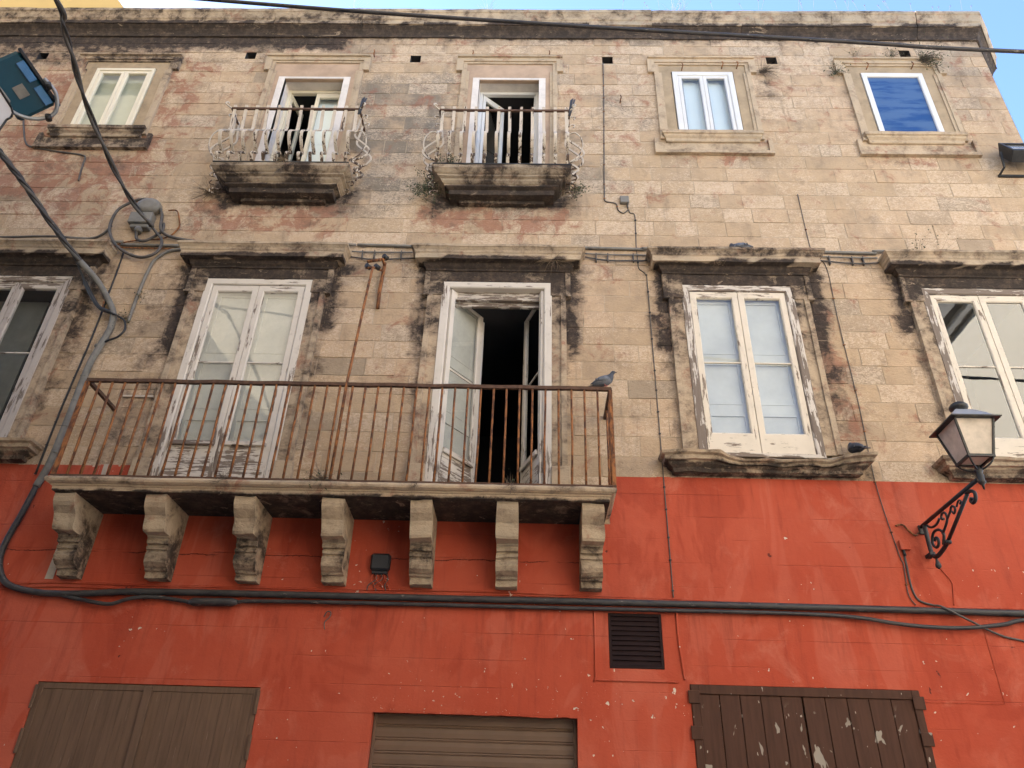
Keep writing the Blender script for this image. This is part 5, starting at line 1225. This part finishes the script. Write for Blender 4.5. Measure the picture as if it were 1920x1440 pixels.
tuft('wall_plant', 'low green growth along the left floor edge of the plant balcony', (-1.22, -.40, 9.90), 16, .2, .6, .05, 'dry', .0025, (0, -.2, .5), 12)
tuft('wall_plant', 'brownish green plant hanging at the right end of the small balcony', (.53, -.14, 9.72), 34, .28, .5, .2, 'straw', .003, (.5, -.35, -.2), 7)
tuft('dry_tuft', 'dark dry tuft right of the white double casement', (3.60, -.03, 12.50), 90, .34, .35, .25, 'dry', .0026, (.55, -.5, .05))
tuft('dry_tuft', 'dry tuft at the upper left corner of the blue-board window', (4.78, -.04, 12.50), 44, .24, .6, .1, 'dry', .0028, (-.15, -.4, .1), 2)
tuft('dry_tuft', 'largest dry tuft, at the upper right of the blue-board window', (6.20, -.06, 12.80), 110, .42, .45, .18, 'dry', .003, (.6, -.45, -.05), 2)
tuft('dry_tuft', 'dry tuft in the middle over the blue-board window', (5.75, -.05, 12.83), 50, .26, .5, .02, 'dry', .0026, (-.1, -.35, .5), 1)
tuft('dry_tuft', 'pale thin stems rising left over the blue-board window', (5.15, -.05, 12.84), 18, .32, .3, .0, 'straw', .003, (.1, -.2, .9), 1)
tuft('dry_tuft', 'tall dry stems standing on the hood of the lantern window', (5.10, -.12, 8.56), 7, .48, .18, -.02, 'straw', .004, (.1, -.1, 1), 5)
tuft('dry_tuft', 'dry twigs standing on the right of the lantern window hood', (5.32, -.14, 8.56), 5, .42, .2, 0, 'straw', .0035, (.3, -.1, 1), 2)
tuft('dry_tuft', 'tangle of reddish roots under the hood of the open door', (.25, -.18, 8.38), 46, .3, .7, .1, 'straw', .0028, (0, -.2, -.1))
tuft('dry_tuft', 'dark dry growth spilling over the long balcony edge by the closed door', (-3.20, -.70, 4.87), 60, .2, .7, .22, 'dry', .0025, (0, -.4, .1))
tuft('dry_tuft', 'creeping dry weed on the long balcony below the rusty rod', (-2.2, -.68, 4.89), 60, .26, .9, .12, 'dry', .0025, (0, -.15, .2), 1)
tuft('dry_tuft', 'little pale weed in front of the dark open doorway', (-.22, -.62, 4.90), 14, .14, .6, -.05, 'straw', .003, (0, -.1, .8), 1)
tuft('dry_tuft', 'thin weed hanging at the joint in the long balcony edge, right of centre', (-.20, -.72, 4.86), 16, .16, .3, .3, 'dry', .0025, (0, -.3, -.4))
tuft('dry_tuft', 'thin weed hanging at the joint in the long balcony edge, centre', (-1.20, -.72, 4.86), 18, .15, .3, .3, 'dry', .0025, (0, -.3, -.4))
tuft('dry_tuft', 'dark roots spreading on the wall left of the kinked-bar balcony', (-4.72, -.01, 9.70), 40, .36, .6, .1, 'dry', .003, (-.3, -.05, -.3))
tuft('dry_tuft', 'dry weed caught in the railing of the kinked-bar balcony', (-3.6, -.45, 9.92), 60, .22, .7, .1, 'straw', .0025, (0, -.3, .1))
tuft('dry_tuft', 'dry weed hanging under the kinked-bar balcony front', (-3.60, -.40, 9.80), 24, .3, .25, .25, 'dry', .003, (0, -.3, -.6))
tuft('dry_tuft', 'small dry shoot on the wall beside the bend of the grey pipe', (-5.30, -.02, 7.42), 26, .2, .7, .05, 'straw', .0032, (0, -.3, .1), 3)
tuft('dry_tuft', 'small dry shoot on the conduit above the bend of the grey pipe', (-5.22, -.03, 7.78), 16, .14, .8, .05, 'straw', .003, (0, -.3, .1), 2)
tuft('dry_tuft', 'hair-thin dry stalks on the roof edge near the left', (-3.2, -.1, 13.9), 10, .5, .3, 0, 'straw', .0022, (0, -.2, 1))
tuft('dry_tuft', 'hair-thin dry stalks on the roof edge above the open balcony door', (-.9, -.1, 13.9), 16, .42, .45, .03, 'straw', .0022, (.1, -.2, .8))
tuft('dry_tuft', 'hair-thin dry stalks on the roof edge above the white casement', (2.3, -.1, 13.9), 16, .4, .4, .02, 'straw', .0022, (.1, -.2, .9))
mb = MB()
for i in range(30):
    x = rnd.uniform(1.2, 7.3); h_ = rnd.uniform(.2, .5); q = Vector((x + rnd.uniform(-.12, .12), -.15, 13.88 + h_)); mb.tube([(x, -.1, 13.88), q], .0016, 3)
    mb.lathe(tuple(q), [(.002, -.012), (.011, 0), (.002, .012)], 5)
tag(mb.build('seed_stalks', 'dry', kind='stuff'), 'thin stalks with tiny seed heads along the right half of the roof edge', 'plant')

# ================================================================== NEIGHBOURS
def house(name, label, x0, x1, y0, y1, h, mat, band_z, win_rows, front):
    t = thing(name, label, 'house', ((x0 + x1) / 2, (y0 + y1) / 2, 0))
    mb = MB(); mb.box(x0, x1, y0, y1, 0, h); mb.build('wall', mat, t)
    if band_z:
        for k, (za, zb_, o_) in enumerate(band_z):
            mb = MB(); mb.box(x0 - o_, x1 + o_, y0 - o_, y1 + o_, za, zb_); mb.build('cornice', 'band', t)
    for (a_, z, w_, h_) in win_rows:
        mb = MB(); pn = MB()
        if front == 'y': mb.box(a_ - w_ / 2 - .1, a_ + w_ / 2 + .1, y1, y1 + .06, z - .1, z + h_ + .1); pn.box(a_ - w_ / 2, a_ + w_ / 2, y1 + .061, y1 + .075, z, z + h_)
        else: mb.box(x0 - .06, x0, a_ - w_ / 2 - .1, a_ + w_ / 2 + .1, z - .1, z + h_ + .1); pn.box(x0 - .075, x0 - .061, a_ - w_ / 2, a_ + w_ / 2, z, z + h_)
        f = mb.build('window', 'band', t); pn.build('pane', 'dark', f)
    return t
house('town_house', 'tall yellow house facing the palazzo across the street', -24, -1.6, -22, -9.6, 25.2, 'ochre', [(24.5, 25.2, .25), (20.6, 20.8, .08)], [(x, z, 1.1, 1.9) for x in (-3.2, -17.5, -21) for z in (2.5, 17)], 'y')
house('town_house', 'low ochre house facing the palazzo across the street', -1.59, 6.5, -20, -9.6, 9.0, 'beige', [(8.6, 9.0, .2)], [(x, 4.6, 1.1, 2.0) for x in (.5, 3.5)], 'y')
house('town_house', 'beige house along the side street mirrored in the lantern window', 10.2, 19, -24, -4.6, 13.6, 'beige', [(13.1, 13.6, .2), (12.7, 12.85, .1)], [(y, z, 1.1, 2.2) for y in (-7, -10.5, -14) for z in (3, 7)], 'x')
house('town_house', 'unseen tall block added beyond the left edge to shade the street', -30, -12.03, .0, 9, 21, 'ochre', [], [], 'y')  # added out of view to keep the sun off the lower left
house('town_house', 'unseen block added beyond the left edge to keep sky light off', -24, -8.8, -9.59, -4.4, 13.5, 'ochre', [], [], 'y')  # added out of view, blocks the sky so the left side goes darker
# yellow upper storey behind the roof edge, its unseen top raised to shade the left
ya = thing('yellow_house', 'yellow plastered upper storey rising behind the roof at the top left', 'house', (-11, .5, 13.4))
mb = MB(); pf = [(-6.55, 13.3), (-7.985, 15.247), (-9.5, 17.3), (-9.6, 21), (-30, 21), (-30, 13.3)]; n = len(pf)
mb.v = [(x, .5, z) for x, z in pf] + [(x - 4, 6, z) for x, z in pf]; mb.f = [tuple(range(n)), tuple(range(2 * n - 1, n - 1, -1))] + [(i, n + i, n + (i + 1) % n, (i + 1) % n) for i in range(n)]; mb.sm = [False] * len(mb.f)
mb.build('wall', 'yellow', ya)

# normals outward everywhere a closed mesh may have been wound the other way
import bmesh
for me in {o.data for o in S.objects if o.type == 'MESH'}:
    bm = bmesh.new(); bm.from_mesh(me); bmesh.ops.recalc_face_normals(bm, faces=bm.faces); bm.to_mesh(me); bm.free()
